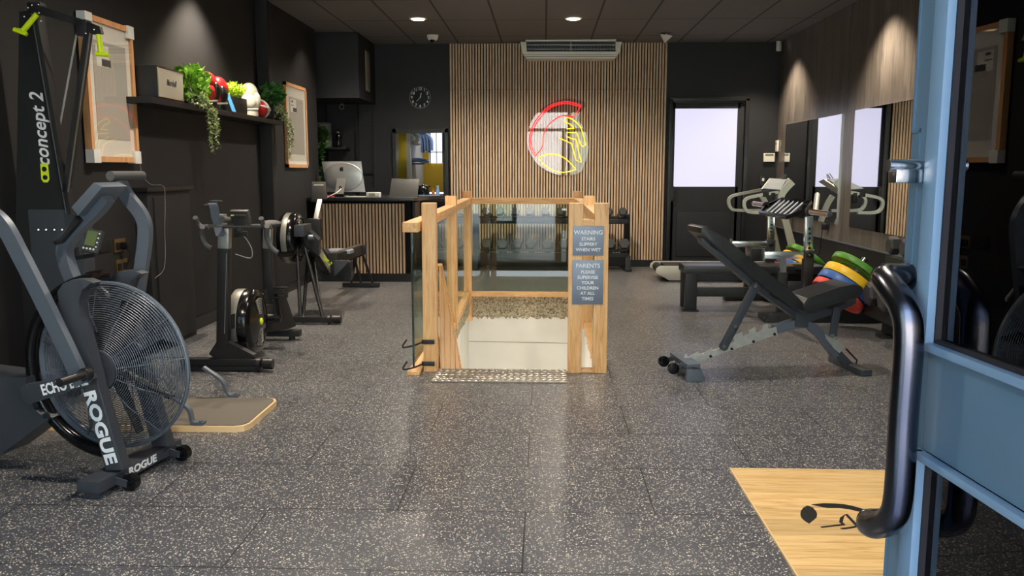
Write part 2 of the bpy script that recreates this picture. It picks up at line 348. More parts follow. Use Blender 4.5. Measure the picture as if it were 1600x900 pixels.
# ============================================================ ROOM
XL, XL2, XR, YB, ZC = -2.9, -2.79, 3.13, 11.65, 3.0
HX0, HX1, HY0, HY1 = -.80, .40, 5.46, 8.86        # stairwell hole
g = G()
for x0, x1, y0, y1 in ((-4.2, HX0, 0, YB+.1), (HX1, 3.3, 0, YB+.1), (HX0, HX1, 0, HY0), (HX0, HX1, HY1, YB+.1)):
    g.box(((x0+x1)/2, (y0+y1)/2, -.06), (x1-x0, y1-y0, .12))
struct(g, 'floor', 'floor')
g = G().box((-.3, 5.8, ZC+.05), (7.6, 12.2, .1)); struct(g, 'ceiling', 'ceil')
g = G().box((XL-.1, 4.3, 1.5), (.2, 8.7, 3.0)).box((XL2-.155, 9.55, 1.5), (.31, 1.8, 3.0)).box((XL2-.09, 8.7, 1.5), (.2, .13, 3.0), bev=.004)
g.box((-3.75, 11, 1.5), (.1, 1.4, 3)); g.box((-3.3, 10.4, 1.5), (.8, .1, 3)); struct(g, 'wall_left', 'wall')
# back wall with the hatch into the back room and the door opening
g = G()
OX0, OX1, OZ0, OZ1 = -2.03, -1.335, .93, 1.83
for x0, x1, z0, z1 in ((-4.0, OX0, 0, 3), (OX0, OX1, 0, OZ0), (OX0, OX1, OZ1, 3), (OX1, 1.67, 0, 3), (2.72, 3.2, 0, 3), (1.67, 2.72, 2.27, 3)):
    g.box(((x0+x1)/2, YB+.08, (z0+z1)/2), (x1-x0, .16, z1-z0))
struct(g, 'wall_back', 'wallb')
struct(G().box((XR+.1, 9.1, 1.78), (.2, 5.3, 2.44)), 'wall_right', 'darkwood')
struct(G().box((XR+.1, 9.1, .28), (.2, 5.3, .56)).box((XR+.1, 3.25, 1.5), (.2, 6.5, 3)), 'wall_right', 'wall')
struct(G().box((XR-.006, 9.1, .562), (.03, 5.3, .012)), 'trim_1', mat('blue_grey_edge_trim', (96,104,120), .3, metal=.4))
# shopfront behind the camera: glazed either side of the open doorway
fr = mat('shopfront_frame_paint', (86,110,130), .45)
g = G()
g.box((0, -.03, 2.93), (6.6, .12, .14)).box((0, -.03, 2.4), (6.2, .1, .08))
for x in (-3.1, -1.85, -.62, .66, 1.9, 3.1): g.box((x, -.03, 1.5), (.09, .1, 3))
for a, b in ((-3.1, -.62), (.66, 3.1)): g.box(((a+b)/2, -.03, .14), (b-a, .1, .28))
struct(g, 'wall_front', fr)
for i, (a, b) in enumerate(((-3.1, -1.85), (-1.85, -.62), (.66, 1.9), (1.9, 3.1))):
    struct(G().box(((a+b)/2, -.03, 1.6), (b-a-.09, .01, 2.6)), 'window_%d' % (i+2), 'glass')
struct(G().box((0, -1.6, -.11), (16, 3.1, .1)).box((0, -.08, -.06), (6.6, .18, .12)), 'pavement', 'pavement')
struct(G().box((0, -7.2, -.18), (30, 8, .1)), 'road', 'road')
struct(G().box((0, -14, 2), (40, .5, 5)), 'wall_opposite', 'render')
# baseboards
base = 'wallgloss'
struct(G().box((XL+.012, 7.4, .05), (.024, 2.5, .10)).box((XL2+.012, 9.57, .05), (.024, 1.66, .10)), 'baseboard_left', base)
struct(G().box((.17, YB-.028, .05), (2.95, .02, .10)).box((2.93, YB-.012, .05), (.4, .024, .1)), 'baseboard_back', base)
# ceiling boxing above the desk, with the small opening in its side
b0 = Vector((-2.30, 10.62, 2.2))
g = G().box((-2.86, 11.14, 2.6), (1.12, 1.02, .79), bev=.004); o = struct(g, 'trim_2', 'wallb')
g = G().box((-2.296, 11.13, 2.58), (.02, .22, .50), bev=.004).box((-2.29, 11.13, 2.58), (.02, .16, .44)); struct(g, 'trim_3', mat('pale_box_opening', (120,114,100), .6))
# conduits on the back wall
g = G()
for x in (-2.99, -2.56): g.bar((x, YB-.02, 1.0), (x, YB-.02, 2.2), .04, .04)
g.bar((-2.35, YB-.01, 1.1), (-2.35, YB-.01, 2.2), .02, .02).bar((-2.62, YB-.01, 1.27), (-2.35, YB-.01, 1.27), .02, .02)
struct(g, 'trim_4', 'conduit')
# slatted oak wall panel
g = G(); f = G(); x0, x1 = -1.285, 1.63; n = 76; p = (x1-x0)/n
f.box(((x0+x1)/2, YB-.008, 1.54), (x1-x0, .016, 2.9))
for i in range(n):
    x = x0+p*(i+.5)
    g.box((x, YB-.028, 1.2425), (p*.62, .024, 2.295)).box((x+random.uniform(-.0008,.0008), YB-.028, 2.694), (p*.62, .024, .6))
struct(f, 'trim_5', 'felt'); struct(g, 'trim_6', 'slat')
# ---------------------------------------------------- back door with frosted glass
g = G()
for a in ((1.69, .05), (2.70, .05)): g.box((a[0], YB-.01, 1.13), (a[1], .14, 2.26), bev=.004)
g.box((2.195, YB-.01, 2.255), (1.06, .14, .05), bev=.004)
struct(g, 'trim_7', 'wallgloss')
d = thing('door_2', '', '', (2.19, YB, 0)); d['kind'] = 'structure'; del d['label']; del d['category']
g = G(); dy = YB+.01
for c, s in (((1.715+.015, dy, 1.13), (.05-.004, .05, 2.2)), ((2.63, dy, 1.13), (.09, .05, 2.2)), ((2.17, dy, .57), (.90, .05, 1.05)), ((2.17, dy, 2.18), (.90, .05, .09))): g.box(c, s)
g.box((2.17, dy-.028, .45), (.72, .012, .6), bev=.004)
g.build('door_leaf', 'wallb', d)
G().box((2.165, dy, 1.62), (.86, .012, 1.06)).build('frosted_pane', 'frosted', d)
G().box((1.725, dy-.06, 1.0), (.07, .05, .2), bev=.008).build('door_lock', 'black', d)
G().box((2.2, dy-.04, 2.225), (.95, .03, .03), bev=.004).box((1.9, dy-.045, 2.225), (.3, .035, .04), bev=.006).build('door_closer', 'bmetal', d)
# ---------------------------------------------------- back room behind the hatch
g = G()
for a, b in ((OX0-.03, OX0+.015), (OX1-.015, OX1+.03)): g.box(((a+b)/2, YB-.01, (OZ0+OZ1)/2), (b-a, .20, OZ1-OZ0+.1))
g.box(((OX0+OX1)/2, YB-.01, OZ1+.015), (OX1-OX0+.06, .2, .05)); g.box(((OX0+OX1)/2, YB-.01, OZ0-.02), (OX1-OX0+.06, .2, .04))
struct(g, 'trim_8', 'wallgloss')
YR = 14.2
pa = at(656, 250, YR); pb = at(656, 255, YR)
struct(G().box((-1.9, YR+.05, 1.65), (3.2, .1, 1.4)), 'wall_back_room', 'yellowp')
struct(G().box((-1.9, YR+.05, .45), (3.2, .1, .95)).box((-3.2, 12.95, 1.5), (.1, 2.5, 3)).box((-.5, 12.95, 1.5), (.1, 2.5, 3)).box((-1.9, 12.95, 2.6), (3, 2.5, .1)).box((-1.9, 12.95, -.05), (3, 2.5, .1)), 'wall_back_room', 'wallb')
q = at(643, 220, 13.0)    # short white wall with shelves, running back from the hatch
struct(G().box((q.x-.02, 13.5, 1.5), (.06, 1.35, 2.2)), 'wall_shelf_side', 'white')
q2 = at(622, 250, 13.2)
g = G().box(((q2.x+at(635, 250, 13.2).x)/2, 13.25, 1.4), (at(635, 250, 13.2).x-q2.x, .05, 2.1))
struct(g, 'door_3', 'yellowd')
wl, wr = at(671, 208, YR-.02), at(697, 255, YR-.02)
W = thing('window_1', '', '', (wl.x, YR, wr.z)); W['kind'] = 'structure'; del W['label']; del W['category']
G().box(((wl.x+wr.x)/2+.1, YR-.02, 1.75), (wr.x-wl.x+.2, .02, 2*(1.75-wr.z))).build('window_pane', 'winlight', W)
g = G()
for k in range(5): g.box((wl.x+.02+k*.1, YR-.07, 1.75), (.012, .012, 2*(1.75-wr.z)))
g.box((wl.x+.2, YR-.07, at(680, 238, YR).z), (.5, .012, .014)).build('window_bar', 'bmetal', W)
G().box((wl.x, YR-.05, 1.75), (.02, .05, 2*(1.75-wr.z))).build('window_frame', 'white', W)
light('back_room_fill', 'POINT', (-1.3, 12.7, 2.4), 14, (1, .95, .85), shadow_soft_size=.15)  # unseen point light, added to light the back room besides its window
G_ = at(693, 240, 11.95)
struct(G().box((G_.x+.02, 12.15, 1.35), (.045, .5, 1.0)), 'door_4', 'wallb')
def towel(name, px, py, Y, label, kind):
    c = at(px, py, Y)
    if kind == 'roll':
        t = thing(name, label, 'mat', c)
        g = G(); prof = []
        for k in range(60):
            a = k*.42; rr = .035+.0012*k; prof.append(c+V3(rr*math.cos(a), 0, rr*math.sin(a)))
        g.strap(prof, (0,1,0), .45, .007); g.build('rolled_mat', 'silverplast', t)
        g = G()
        for k in range(4):
            x = c.x+.10+.045*k
            g.strap([(x-.1, c.y-.1, c.z+.09), (x-.02, c.y-.1, c.z+.07-.01*k), (x+.03, c.y-.1, c.z-.02), (x+.035, c.y-.1, c.z-.22+.03*(k%2))], (0,1,0), .22, .03, sm=4)
        g.build('hanging_towel', 'skyb', t)
    else:
        g = G()
        for k in range(5): g.sph(c+V3(.05*k-.08, random.uniform(-.04,.04), .02+.012*math.sin(k)), (.07, .09, .03))
        tag(g.build(name, 'skyb', None, c), label, 'towel')
def backshelf(px0, px1, py, Y, label):
    a, b = at(px0, py, Y), at(px1, py, Y)
    g = G().box(((a.x+b.x)/2, Y, a.z), (b.x-a.x, .3, .02), bev=.003).bar((a.x+.02, Y, a.z-.08), (a.x+.02, Y, a.z), .02, .02)
    tag(g.build('wall_shelf', 'bmetal', None, (a.x, Y, a.z)), label, 'shelf')
backshelf(642, 656, 224, 13.1, 'small upper black shelf on the white wall of the yellow back room'); backshelf(643, 664, 256, 13.1, 'small lower black shelf on the white wall of the yellow back room')
towel('rolled_mat', 648, 216, 13.05, 'rolled grey mat with pale blue towels draped over it on the upper back room shelf', 'roll')
towel('folded_towel', 652, 253, 13.05, 'pale blue towel crumpled on the lower shelf in the yellow back room', 'pile')
# ---------------------------------------------------- stairwell below the floor
g = G(); zb = -2.7
g.box(((HX0+HX1)/2, HY1+.05, -.30-1.2), (1.6, .1, 2.4+.2)); g.box((HX0-.05, 7.15, -.22-1.25), (.1, 3.5, 2.5)); g.box((HX1+.05, 7.15, -.22-1.25), (.1, 3.5, 2.5))
struct(g, 'wall_stairwell', 'plaster')
g = G(); rr = random.Random(3)
# rough broken lip of exposed concrete
def lip(p0, p1, nrm, h):
    p0, p1, nrm = Vector(p0), Vector(p1), Vector(nrm); n = 60; m = 8; vs = []; L = (p1-p0)
    for i in range(n+1):
        hh = h+rr.uniform(-.02, .02)
        for j in range(m+1):
            t = j/m; off = rr.uniform(0, .014)+.012 if 0 < j < m else .002
            vs.append(p0+L*(i/n)+V3(0,0,-hh*t)+nrm*off)
    fs = [[i*(m+1)+j, i*(m+1)+j+1, (i+1)*(m+1)+j+1, (i+1)*(m+1)+j] for i in range(n) for j in range(m)]
    g.add(vs, fs)
lip((HX0, HY1, -.0), (HX1, HY1, -.0), (0,-1,0), .24); lip((HX0, HY0, 0), (HX0, HY1, 0), (1,0,0), .2); lip((HX1, HY0, 0), (HX1, HY1, 0), (-1,0,0), .2)
struct(g, 'trim_9', 'aggregate')
g = G().bar((HX0, HY1-.002, -.50), (HX1, HY1-.002, -.515), .003, .006); struct(g, 'trim_10', mat('plaster_joint', (150,148,142), .8))
g = G()
for k in range(12): g.box((-.2, HY0+.16+.26*k, -.20*(k+1)-.1), (1.2, .28, .2))
struct(g, 'staircase', 'plaster')
light('stairwell_fill', 'POINT', (-.2, 7.3, -1.1), 8, (1, .98, .95), shadow_soft_size=.15)  # added fill light without a fitting, brightens the white stairwell wall
# ---------------------------------------------------- aluminium tread plate at the top step
t = thing('tread_plate', 'raised diamond pattern aluminium plate on the floor at the top of the stairs', 'plate', (-.28, 5.29, 0))
px0, px1, py0, py1 = -.705, .148, 5.125, 5.47
G().box(((px0+px1)/2, (py0+py1)/2, .004), (px1-px0, py1-py0, .006)).box(((px0+px1)/2, py1+.003, -.04), (px1-px0, .006, .09)).build('plate_base', 'platebase', t)  # base toned darker than the raised bars so the pattern reads
g = G(); nx, ny = 20, 7
for i in range(nx):
    for j in range(ny):
        x = px0+(i+.5)*(px1-px0)/nx; y = py0+(j+.5)*(py1-py0)/ny
        a = .45 if (i+j) % 2 else -.45+math.pi/2
        a = .5 if j % 2 else -.5
        g.sph((x+(.008 if j % 2 else 0), y, .007), (.023, .007, .004), 8, 4, mt=Matrix.Rotation(a, 3, 'Z'))
g.build('raised_pattern', 'raised', t)
# ============================================================ BALUSTRADE
bal = thing('stair_balustrade', 'oak and glass balustrade guarding three sides of the stair opening', 'balustrade', (-.2, 7.1, 0))
pw = .09
def post(x, y, h=1.1, zb=0.0, par=bal): G().box((x, y, (h+zb)/2), (pw, pw, h-zb), bev=.004).build('post', 'oak', par)
LF, LM, LBk = (-.742, 5.45), (-.765, 6.95), (-.80, 8.78)
RF, RI, RM, RBk = (.367, 5.45), (.203, 5.45), (.37, 7.0), (.345, 8.78)
for p, z in ((LF, 0), (LM, 0), (RF, 0), (RI, 0), (RM, 0)): post(*p, 1.105, z)
post(*LBk, 1.10, -.26); post(*RBk, 1.10, -.26)
post(.30, 5.62, .98, .0) if False else None
def rail(a, b, z, h=.062, w=.085, mm='oaky', nm='top_rail'):
    a, b = V3(a[0], a[1], z), V3(b[0], b[1], z); d = (b-a).normalized()*pw/2
    G().bar(a+d, b-d, w, h, bev=.006).build(nm, mm, bal)
for a, b in ((LF, LM), (LM, LBk), (RF, RM), (RM, RBk)):
    rail(a, b, 1.0); rail(a, b, .03, .05, .07, nm='bottom_rail')
rail(LBk, RBk, 1.0, mm='oakx'); rail(LBk, RBk, .025, .045, .08, 'oakx', 'bottom_rail')
rail(RI, RF, .965, .075, .07, 'oakx', 'cross_rail'); rail(RI, RF, .01, .02, .08, 'oakx', 'bottom_rail')
def pane(a, b, z0, z1, par=bal, nm='glass_panel'):
    a, b = V3(a[0], a[1], (z0+z1)/2), V3(b[0], b[1], (z0+z1)/2); d = (b-a).normalized()*pw/2
    G().bar(a+d, b-d, .01, z1-z0).build(nm, 'glass', par)
for a, b in ((LF, LM), (LM, LBk), (RF, RM), (RM, RBk), (LBk, RBk)): pane(a, b, .055, .97)
# boarded string on the left of the flight with its sloping oak capping
g = G(); 
X = -.69
zt = lambda y: .76-.79*(y-5.41)
nb = 14
for i in range(nb):
    ya, yb = 5.5+i*.17, 5.5+(i+1)*.17
    g.prism([(X, ya+.004, -.6-.8*(ya-5.5)), (X, yb-.004, -.6-.8*(yb-5.5)), (X, yb-.004, zt(yb)), (X, ya+.004, zt(ya))], (.010+.006*(i % 2), 0, 0))
g.build('board_lining', 'oak', bal)
G().bar((X+.005, 5.5, zt(5.5)+.01), (X+.005, 7.8, zt(7.8)+.01), .035, .02, bev=.005).build('handrail', 'oaky', bal)
# gate folded back against the left side
gate = thing('stair_gate', 'glass gate with oak top rail swung open beside the left front post', 'gate', (-.86, 5.4, 0))
GX = -.855
G().box((GX+.01, 5.85, .955), (.10, 1.1, .062), bev=.006).build('top_rail', 'oaky', gate)
G().box((GX+.02, 5.85, .5), (.010, 1.06, .85)).build('glass_panel', 'glass', gate)
G().box((GX+.015, 5.33, .49), (.012, .012, .89)).build('edge_strip', 'black', gate)
G().box((GX+.015, 5.85, .012), (.08, 1.1, .022), bev=.003).build('bottom_rail', 'oaky', gate)
for z in (.20, .055):
    h = G().box((-.755, LF[1]-.05, z), (.085, .008, .03), bev=.003).tube([(-.79, LF[1]-.054, z), (-.84, 5.34, z-.012), (-.905, 5.30, z-.015), (-.89, 5.36, z+.02)], .006, 8, sm=4).sph((-.728, LF[1]-.056, z), .006, 8, 6).build('hinge', 'black', gate)
# two metal signs across the right hand posts
def sign(pl, pr, name, label, rows):
    a, b = at(*pl, 5.39), at(*pr, 5.39)
    t = thing(name, label, 'sign', ((a.x+b.x)/2, 5.39, b.z))
    G().box(((a.x+b.x)/2, 5.396, (a.z+b.z)/2), (b.x-a.x, .006, a.z-b.z), bev=.001).build('sign_plate', 'sign', t)
    for s, py, sz in rows:
        text(t, s, sz, (((a.x+b.x)/2), 5.391, at(918, py, 5.39).z), (1,0,0), (0,0,1), 'wtext', .0006, .0006)
sign((895.5, 353.5), (943, 399.5), 'warning_sign', 'upper square metal sign reading warning stairs slippery when wet, on the oak posts', [('WARNING', 363.5, .038), ('STAIRS', 373.5, .029), ('SLIPPERY', 382, .029), ('WHEN WET', 390.5, .029)])
sign((894.5, 406.5), (942, 476), 'parents_sign', 'lower taller metal sign asking parents to supervise children, on the oak posts', [('PARENTS', 415.5, .038), ('PLEASE', 425.3, .029), ('SUPERVISE', 433.7, .029), ('YOUR', 442, .029), ('CHILDREN', 450.3, .029), ('AT ALL', 458.5, .029), ('TIMES', 467, .029)])
# ============================================================ BLUE ENTRANCE DOOR (stands open, right of the camera)
P0 = at(1409, 450, 1.06); P0.z = 0
dd = Vector((.083, -.9965, 0)).normalized(); dn = Vector((-dd.y, dd.x, 0)); dn = -dn if dn.x > 0 else dn   # dn points left, out of the face we see
def dp(px, py, off=0):
    q = onplane(px, py, P0+dn*off, dn); return q
def ds(px, py, off=0):
    q = dp(px, py, off)-P0; return q.dot(dd), q.z
def D(s, n, z): return P0+dd*s+dn*n+V3(0,0,z)
door = thing('door_1', '', '', P0); door['kind'] = 'structure'; del door['label']; del door['category']
S1 = ds(1464, 300)[0]; S1b = ds(1512, 200)[0]; zr1 = ds(1441, 541)[1]; zr0 = ds(1431, 695)[1]
L = .98; TH = .045
print('DOOR', S1, S1b, zr1, zr0)
def dbox(g, s0, s1, n0, n1, z0, z1, bev=0):
    c = D((s0+s1)/2, (n0+n1)/2, (z0+z1)/2); m = Matrix((dd, dn, V3(0,0,1))).transposed()
    return g.box(c, (s1-s0, n1-n0, z1-z0), mt=m, bev=bev)
S2 = S1+.006
g = G(); dbox(g, 0, S2, -TH, 0, .02, 2.35, .003); dbox(g, L-S2, L, -TH, 0, .02, 2.35, .003)
dbox(g, S2, L-S2, -TH, 0, zr0, zr1, .002); dbox(g, S2, L-S2, -TH, 0, .02, .2, .002); dbox(g, S2, L-S2, -TH, 0, 2.2, 2.35, .002)
g.build('door_frame', 'bluedoor', door)
g = G()
for z0, z1 in ((.2, zr0), (zr1, 2.2)):
    dbox(g, S2-.012, S2+.012, 0, .012, z0, z1, .003); dbox(g, L-S2-.012, L-S2+.012, 0, .012, z0, z1, .003); dbox(g, S2, L-S2, 0, .012, z0-.0, z0+.010, .003); dbox(g, S2, L-S2, 0, .012, z1-.010, z1, .003)
    dbox(g, S2-.03, S2-.024, 0, .004, z0, z1, .001)
g.build('glazing_bead', mat('light_blue_bead_paint', (112,140,162), .35), door)
g = G(); dbox(g, .002, .006, 0, .0015, 1.36, 2.35); dbox(g, .002, .022, 0, .0015, 1.355, 1.36); dbox(g, .018, .022, 0, .0015, 1.2, 1.36); dbox(g, .002, .022, 0, .0015, 1.195, 1.2); dbox(g, .002, .006, 0, .0015, .02, 1.2)
g.build('edge_seal', 'bluedoor', door)
for z0, z1 in ((.2, zr0), (zr1, 2.2)):
    g = G(); dbox(g, S2+.012, L-S2-.012, -.010, -.005, z0, z1); g.build('door_glass', 'doorglass', door)
    g = G(); dbox(g, S2+.012, S2+.0155, -.012, .002, z0, z1); dbox(g, S2+.012, L-S2-.012, -.012, .002, z0+.010, z0+.014); g.build('gasket', 'gasket', door)
# lock cylinder through the stile
zl = ds(1428, 267)[1]
g = G(); g.cyl(D(.03, 0, zl+.006), D(.03, .042, zl+.006), .0075); dbox(g, .02, .04, 0, .036, zl-.014, zl+.002, .002); g.build('door_lock', 'chrome', door)
# cranked tubular pull handle
zt_, zb_ = ds(1425, 432)[1], ds(1385, 800)[1]
zt_ -= .013; zb_ += .008
OUT, BK = .034, .078; HS = .018
ht = D(HS, 0, zt_+.012); hb = D(HS, 0, zb_-.012)
pts = [ht, D(HS, .03, zt_+.012)]
c1 = [D(HS, OUT*.8, zt_+.012), D(.028, OUT+.002, zt_+.010), D(.05, OUT+.004, zt_+.002), D(BK, OUT+.002, zt_-.018), D(BK+.01, OUT, zt_-.05)]
c2 = [D(BK+.01, OUT, zb_+.05), D(BK, OUT+.002, zb_+.018), D(.05, OUT+.004, zb_-.002), D(.028, OUT+.002, zb_-.010), D(HS, OUT*.8, zb_-.012)]
pts = pts+c1+[D(BK+.01, OUT, (zt_+zb_)/2)]+c2+[D(HS, .03, zb_-.012), hb]
G().tube(pts, .0165, 24, sm=8).build('door_handle', 'gunsteel', door)
# ============================================================ OAK PLATFORM
t = thing('lifting_platform', 'pale oak lifting platform inlaid in the floor with a black helmet emblem', 'platform', (1.26, 2.4, 0))
G().box((1.265, 2.38, .003), (.87, 2.48, .006)).build('board', 'platform', t)
g = G().box((.828, 2.38, .004), (.006, 2.486, .008)).box((1.265, 3.624, .004), (.88, .006, .008)); g.build('edge_trim', 'ply', t)
def lg(x, y): return fl(1140+x/6.154, 760+y/6.154, .0065)
g = G()
def flat(pts): g.prism([lg(*p) for p in pts], (0,0,.001))
def stroke(pts, wd):
    pts = smoothpts([lg(*p) for p in pts], 3); g.strap(pts, (0,0,1), .001, wd)
flat([(750,185),(800,205),(832,240),(842,270),(836,300),(800,330),(765,358),(720,330),(688,300),(680,270),(684,238),(710,205)])
arc = [(785,175),(900,163),(1000,165),(1100,173),(1180,188),(1300,222),(1420,270),(1500,340)]; arc2 = [(1460,350),(1380,292),(1260,246),(1150,220),(1060,208),(940,208),(860,192)]
flat(arc+arc2)
def stroke2(pts, wd): g.strap([lg(*p) for p in pts], (0,0,1), .001, wd)
stroke2([(880,392),(1085,368),(1105,372)], .011)
stroke2([(1100,370),(1070,345),(1078,305),(1120,268),(1225,378)], .013)
stroke([(1075,400),(1100,405),(1230,382),(1300,350),(1380,330),(1450,350)], .012)
g.build('emblem', 'black', t)
# ============================================================ ECHO BIKE (air bike)
C0 = Vector((-1.735, 3.47, 0)); A = R(-9.6)
fx = Vector((math.cos(A), math.sin(A), 0)); wy = Vector((-math.sin(A), math.cos(A), 0)); UZ = V3(0,0,1)
def be(px, py, w_): return onplane(px, py, C0+wy*w_, wy)
def pxs(w_, *pp): return [be(x, y, w_) for x, y in pp]
bk = thing('air_bike', 'graphite fan bike in the left foreground with a large caged wheel', 'exercise bike', C0)
fc0 = be(177, 571, 0)
RF_ = .362
# drum rim, cages, hub
g = G().ring(fc0, wy, RF_-.004, .009, 96, 8)
g.build('wheel_rim', 'gmetal', bk)
g = G()
for a0, a1, r_ in ((R(95), R(268), .055),):
    a, b = fx, UZ; pts = [fc0+(a*math.cos(a0+(a1-a0)*i/30)+b*math.sin(a0+(a1-a0)*i/30))*(RF_+.020) for i in range(31)]
    g.strap(pts, wy, .10, .012)
    g.tube([p+wy*.03 for p in pts], .034, 12); g.tube([p-wy*.03 for p in pts], .026, 12)
g.build('rear_shroud', 'gloss', bk)
def cage(side):
    g = G(); off = -side
    def depth(r): return .006+.095*(1-(r/RF_)**2.5)
    r = .082
    while r < RF_-.004:
        g.ring(fc0+wy*(off*depth(r)), wy, r, .0016, 72, 4); r += .0088
    for k in range(12):
        a = R(30*k+8); d = fx*math.cos(a)+UZ*math.sin(a); d2 = fx*math.cos(a+.1)+UZ*math.sin(a+.1)
        g.tube([fc0+d*(.08)+wy*off*depth(.08), fc0+d*.2+wy*off*depth(.2), fc0+d*(RF_-.003)+wy*off*depth(RF_)], .0022, 5)
    g.build('wire_cage', 'gmetal', bk)
cage(1); cage(-1)
g = G()
for k in range(8):
    a = R(45*k+20); d = fx*math.cos(a)+UZ*math.sin(a); tg = -fx*math.sin(a)+UZ*math.cos(a)
    g.prism([fc0+d*.06+tg*.005-wy*.05, fc0+d*.31+tg*.03-wy*.055, fc0+d*.31-tg*.015+wy*.05, fc0+d*.06-tg*.005+wy*.04], tg*.003)
    g.bar(fc0+d*.04, fc0+d*.30, .012, .03, up=wy)
g.cyl(fc0-wy*.05, fc0+wy*.05, .05); g.build('fan_blades', 'bmetal', bk)
for k in (-.112, .10): G().cyl(fc0+wy*k, fc0+wy*(k+.012), .090, n=40).build('hub_plate', 'gmetal2', bk)
G().cyl(fc0-wy*.15, fc0-wy*.10, .008).cyl(fc0-wy*.135, fc0-wy*.12, .016, n=6).box(fc0-wy*.115-fx*.02, (.09, .01, .03), rz=A).build('axle_bolt', 'bmetal', bk)
# fork legs, each a shaped plate from the housing top to the stabiliser
leg = [(89,456),(98,443),(112,437),(132,436.5),(146,442),(127,452),(122,470),(126,500),(140,552),(152,600),(192,735),(165,735),(129,606),(122,572),(104,520),(92,482)]
for w0, nm in ((-.19, 0), (.12, 1)):
    pts = pxs(-.19, *leg); pts = [p+wy*(w0+.19) for p in pts]
    g = G().prism(pts, wy*.055, bev=.004); fk = g.build('fork_leg', 'gmetal2', bk)
    if not nm:
        o = be(156, 668, -.192); up = (be(139, 615, -.192)-be(173, 722, -.192)).normalized()
        text(fk, 'ROGUE', .075, o, -up, wy.cross(up), 'wtext', .0008, .0028, sxs=1.25)
# stabiliser with wheels
g = G(); ca = be(165, 733, -.19); base_c = V3(ca.x, ca.y, 0)+wy*.19-fx*.0
sb0, sb1 = base_c-wy*.30, base_c+wy*.27
g.bar(sb0+UZ*.05, sb1+UZ*.05, .10, .05, bev=.004).bar(sb0+UZ*.015+wy*.02, sb0+UZ*.015+wy*.08, .07, .03).bar(sb1+UZ*.015-wy*.08, sb1+UZ*.015-wy*.02, .07, .03)
st = g.build('stabilizer', 'gmetal2', bk)
text(st, 'ROGUE', .045, base_c-wy*.02+fx*.0515+UZ*.05, wy, UZ, 'wtext', .0006, .0016, sxs=1.25)
for s_ in (-.17, .20):
    c = base_c+wy*s_+fx*.10+UZ*.034
    g = G().cyl(c-wy*.018, c+wy*.018, .034, n=28).cyl(c-wy*.024, c+wy*.024, .012); g.build('transport_wheel', 'gloss', bk)
    G().bar(c-fx*.06+UZ*.012-wy*.026, c-wy*.026, .008, .03).bar(c-fx*.06+UZ*.012+wy*.026, c+wy*.026, .008, .03).build('wheel_bracket', 'gmetal2', bk)
# main boom running back to the seat, off to the left
bm_ = [be(x, y, -.09) for x, y in ((30,588),(45,640),(78,656),(60,672))]
g = G().prism([be(42,590,-.09), be(50,640,-.09), be(76,655,-.09), be(0,712,-.09), be(0,712,-.09)-fx*.45+UZ*.02, be(0,590,-.09)-fx*.45+UZ*.03, be(0,590,-.09)], wy*.18, bev=.01)
g.build('main_boom', 'gmetal2', bk)
q = be(0,590,-.09)-fx*.42
q2 = V3(q.x, q.y, 0)+wy*.09
g = G().bar(q2+UZ*.3, q2+UZ*.72-fx*.08, .05, .07).bar(q2-fx*.25+UZ*.05-wy*.27, q2-fx*.25+UZ*.05+wy*.27, .1, .05).bar(q2-fx*.25+UZ*.05, q2+UZ*.38, .06, .09); g.build('seat_frame', 'gmetal2', bk)
g = G().sph(q2+UZ*.76-fx*.10, (.14, .11, .04), mt=Matrix.Rotation(A, 3, 'Z')); g.build('saddle', 'pad', bk)
# link bar with lettering
g = G().prism(pxs(-.25, (31,608),(38,601),(125,586),(140,584),(146,592),(138,602),(45,632),(36,626)), wy*.03, bev=.003); lk = g.build('pedal_link', 'gmetal2', bk)
a_, b_ = be(60, 612, -.252), be(125, 596, -.252)
text(lk, 'ECHO BIKE', .062, (a_+b_)/2+(b_-a_)*.12, (b_-a_), (b_-a_).cross(-wy).normalized()*-1 if (b_-a_).cross(-wy).z < 0 else (b_-a_).cross(-wy).normalized(), 'wtext', .0006, .0016, sxs=.72)
c = be(138, 583, -.25)
G().cyl(c, c-wy*.03, .026).cyl(c-wy*.02, c-wy*.16, .017).cyl(c-wy*.16, c-wy*.165, .012).build('foot_peg', 'bmetal', bk)
G().cyl(c-wy*.002, c-wy*.032, .019).build('pivot_cap', 'steel', bk)
# handle arms
g = G().strap(pxs(-.24, (-60,322),(-22,330),(6,352),(30,395),(64,462),(102,540),(130,600)), wy, .032, .062, sm=5); ar = g.build('handle_arm', 'gmetal', bk)
c = be(-50, 325, -.24); G().cyl(c-wy*.02, c+wy*.14, .022).build('handle_grip', 'leather', ar)
g = G().strap(pxs(.24, (186,283),(200,308),(222,338),(227,368),(218,440),(205,520),(180,600)), wy, .03, .058, sm=5); ar = g.build('handle_arm', 'gmetal', bk)
c = be(172, 275, .10); G().cyl(c, c+wy*.22, .021, n=24).build('handle_grip', 'leather', ar)
# console mast and console
g = G().strap(pxs(-.0, (168,308),(150,330),(120,358),(102,388),(108,420),(125,460),(150,520)), wy, .05, .05, sm=5); g.build('console_mast', 'gmetal', bk)
g = G().prism([p for p in pxs(-.07, (111,324),(146,285),(160,292),(122,337))], wy*.16, bev=.004); cs = g.build('console', 'gmetal', bk)
g = G().prism([p for p in pxs(-.05, (85,383),(118,337),(124,345),(94,380))], wy*.1, bev=.003); g.cyl(be(85,379,-.06), be(90,377,-.06), .008); g.build('console_bracket', 'bmetal', bk)
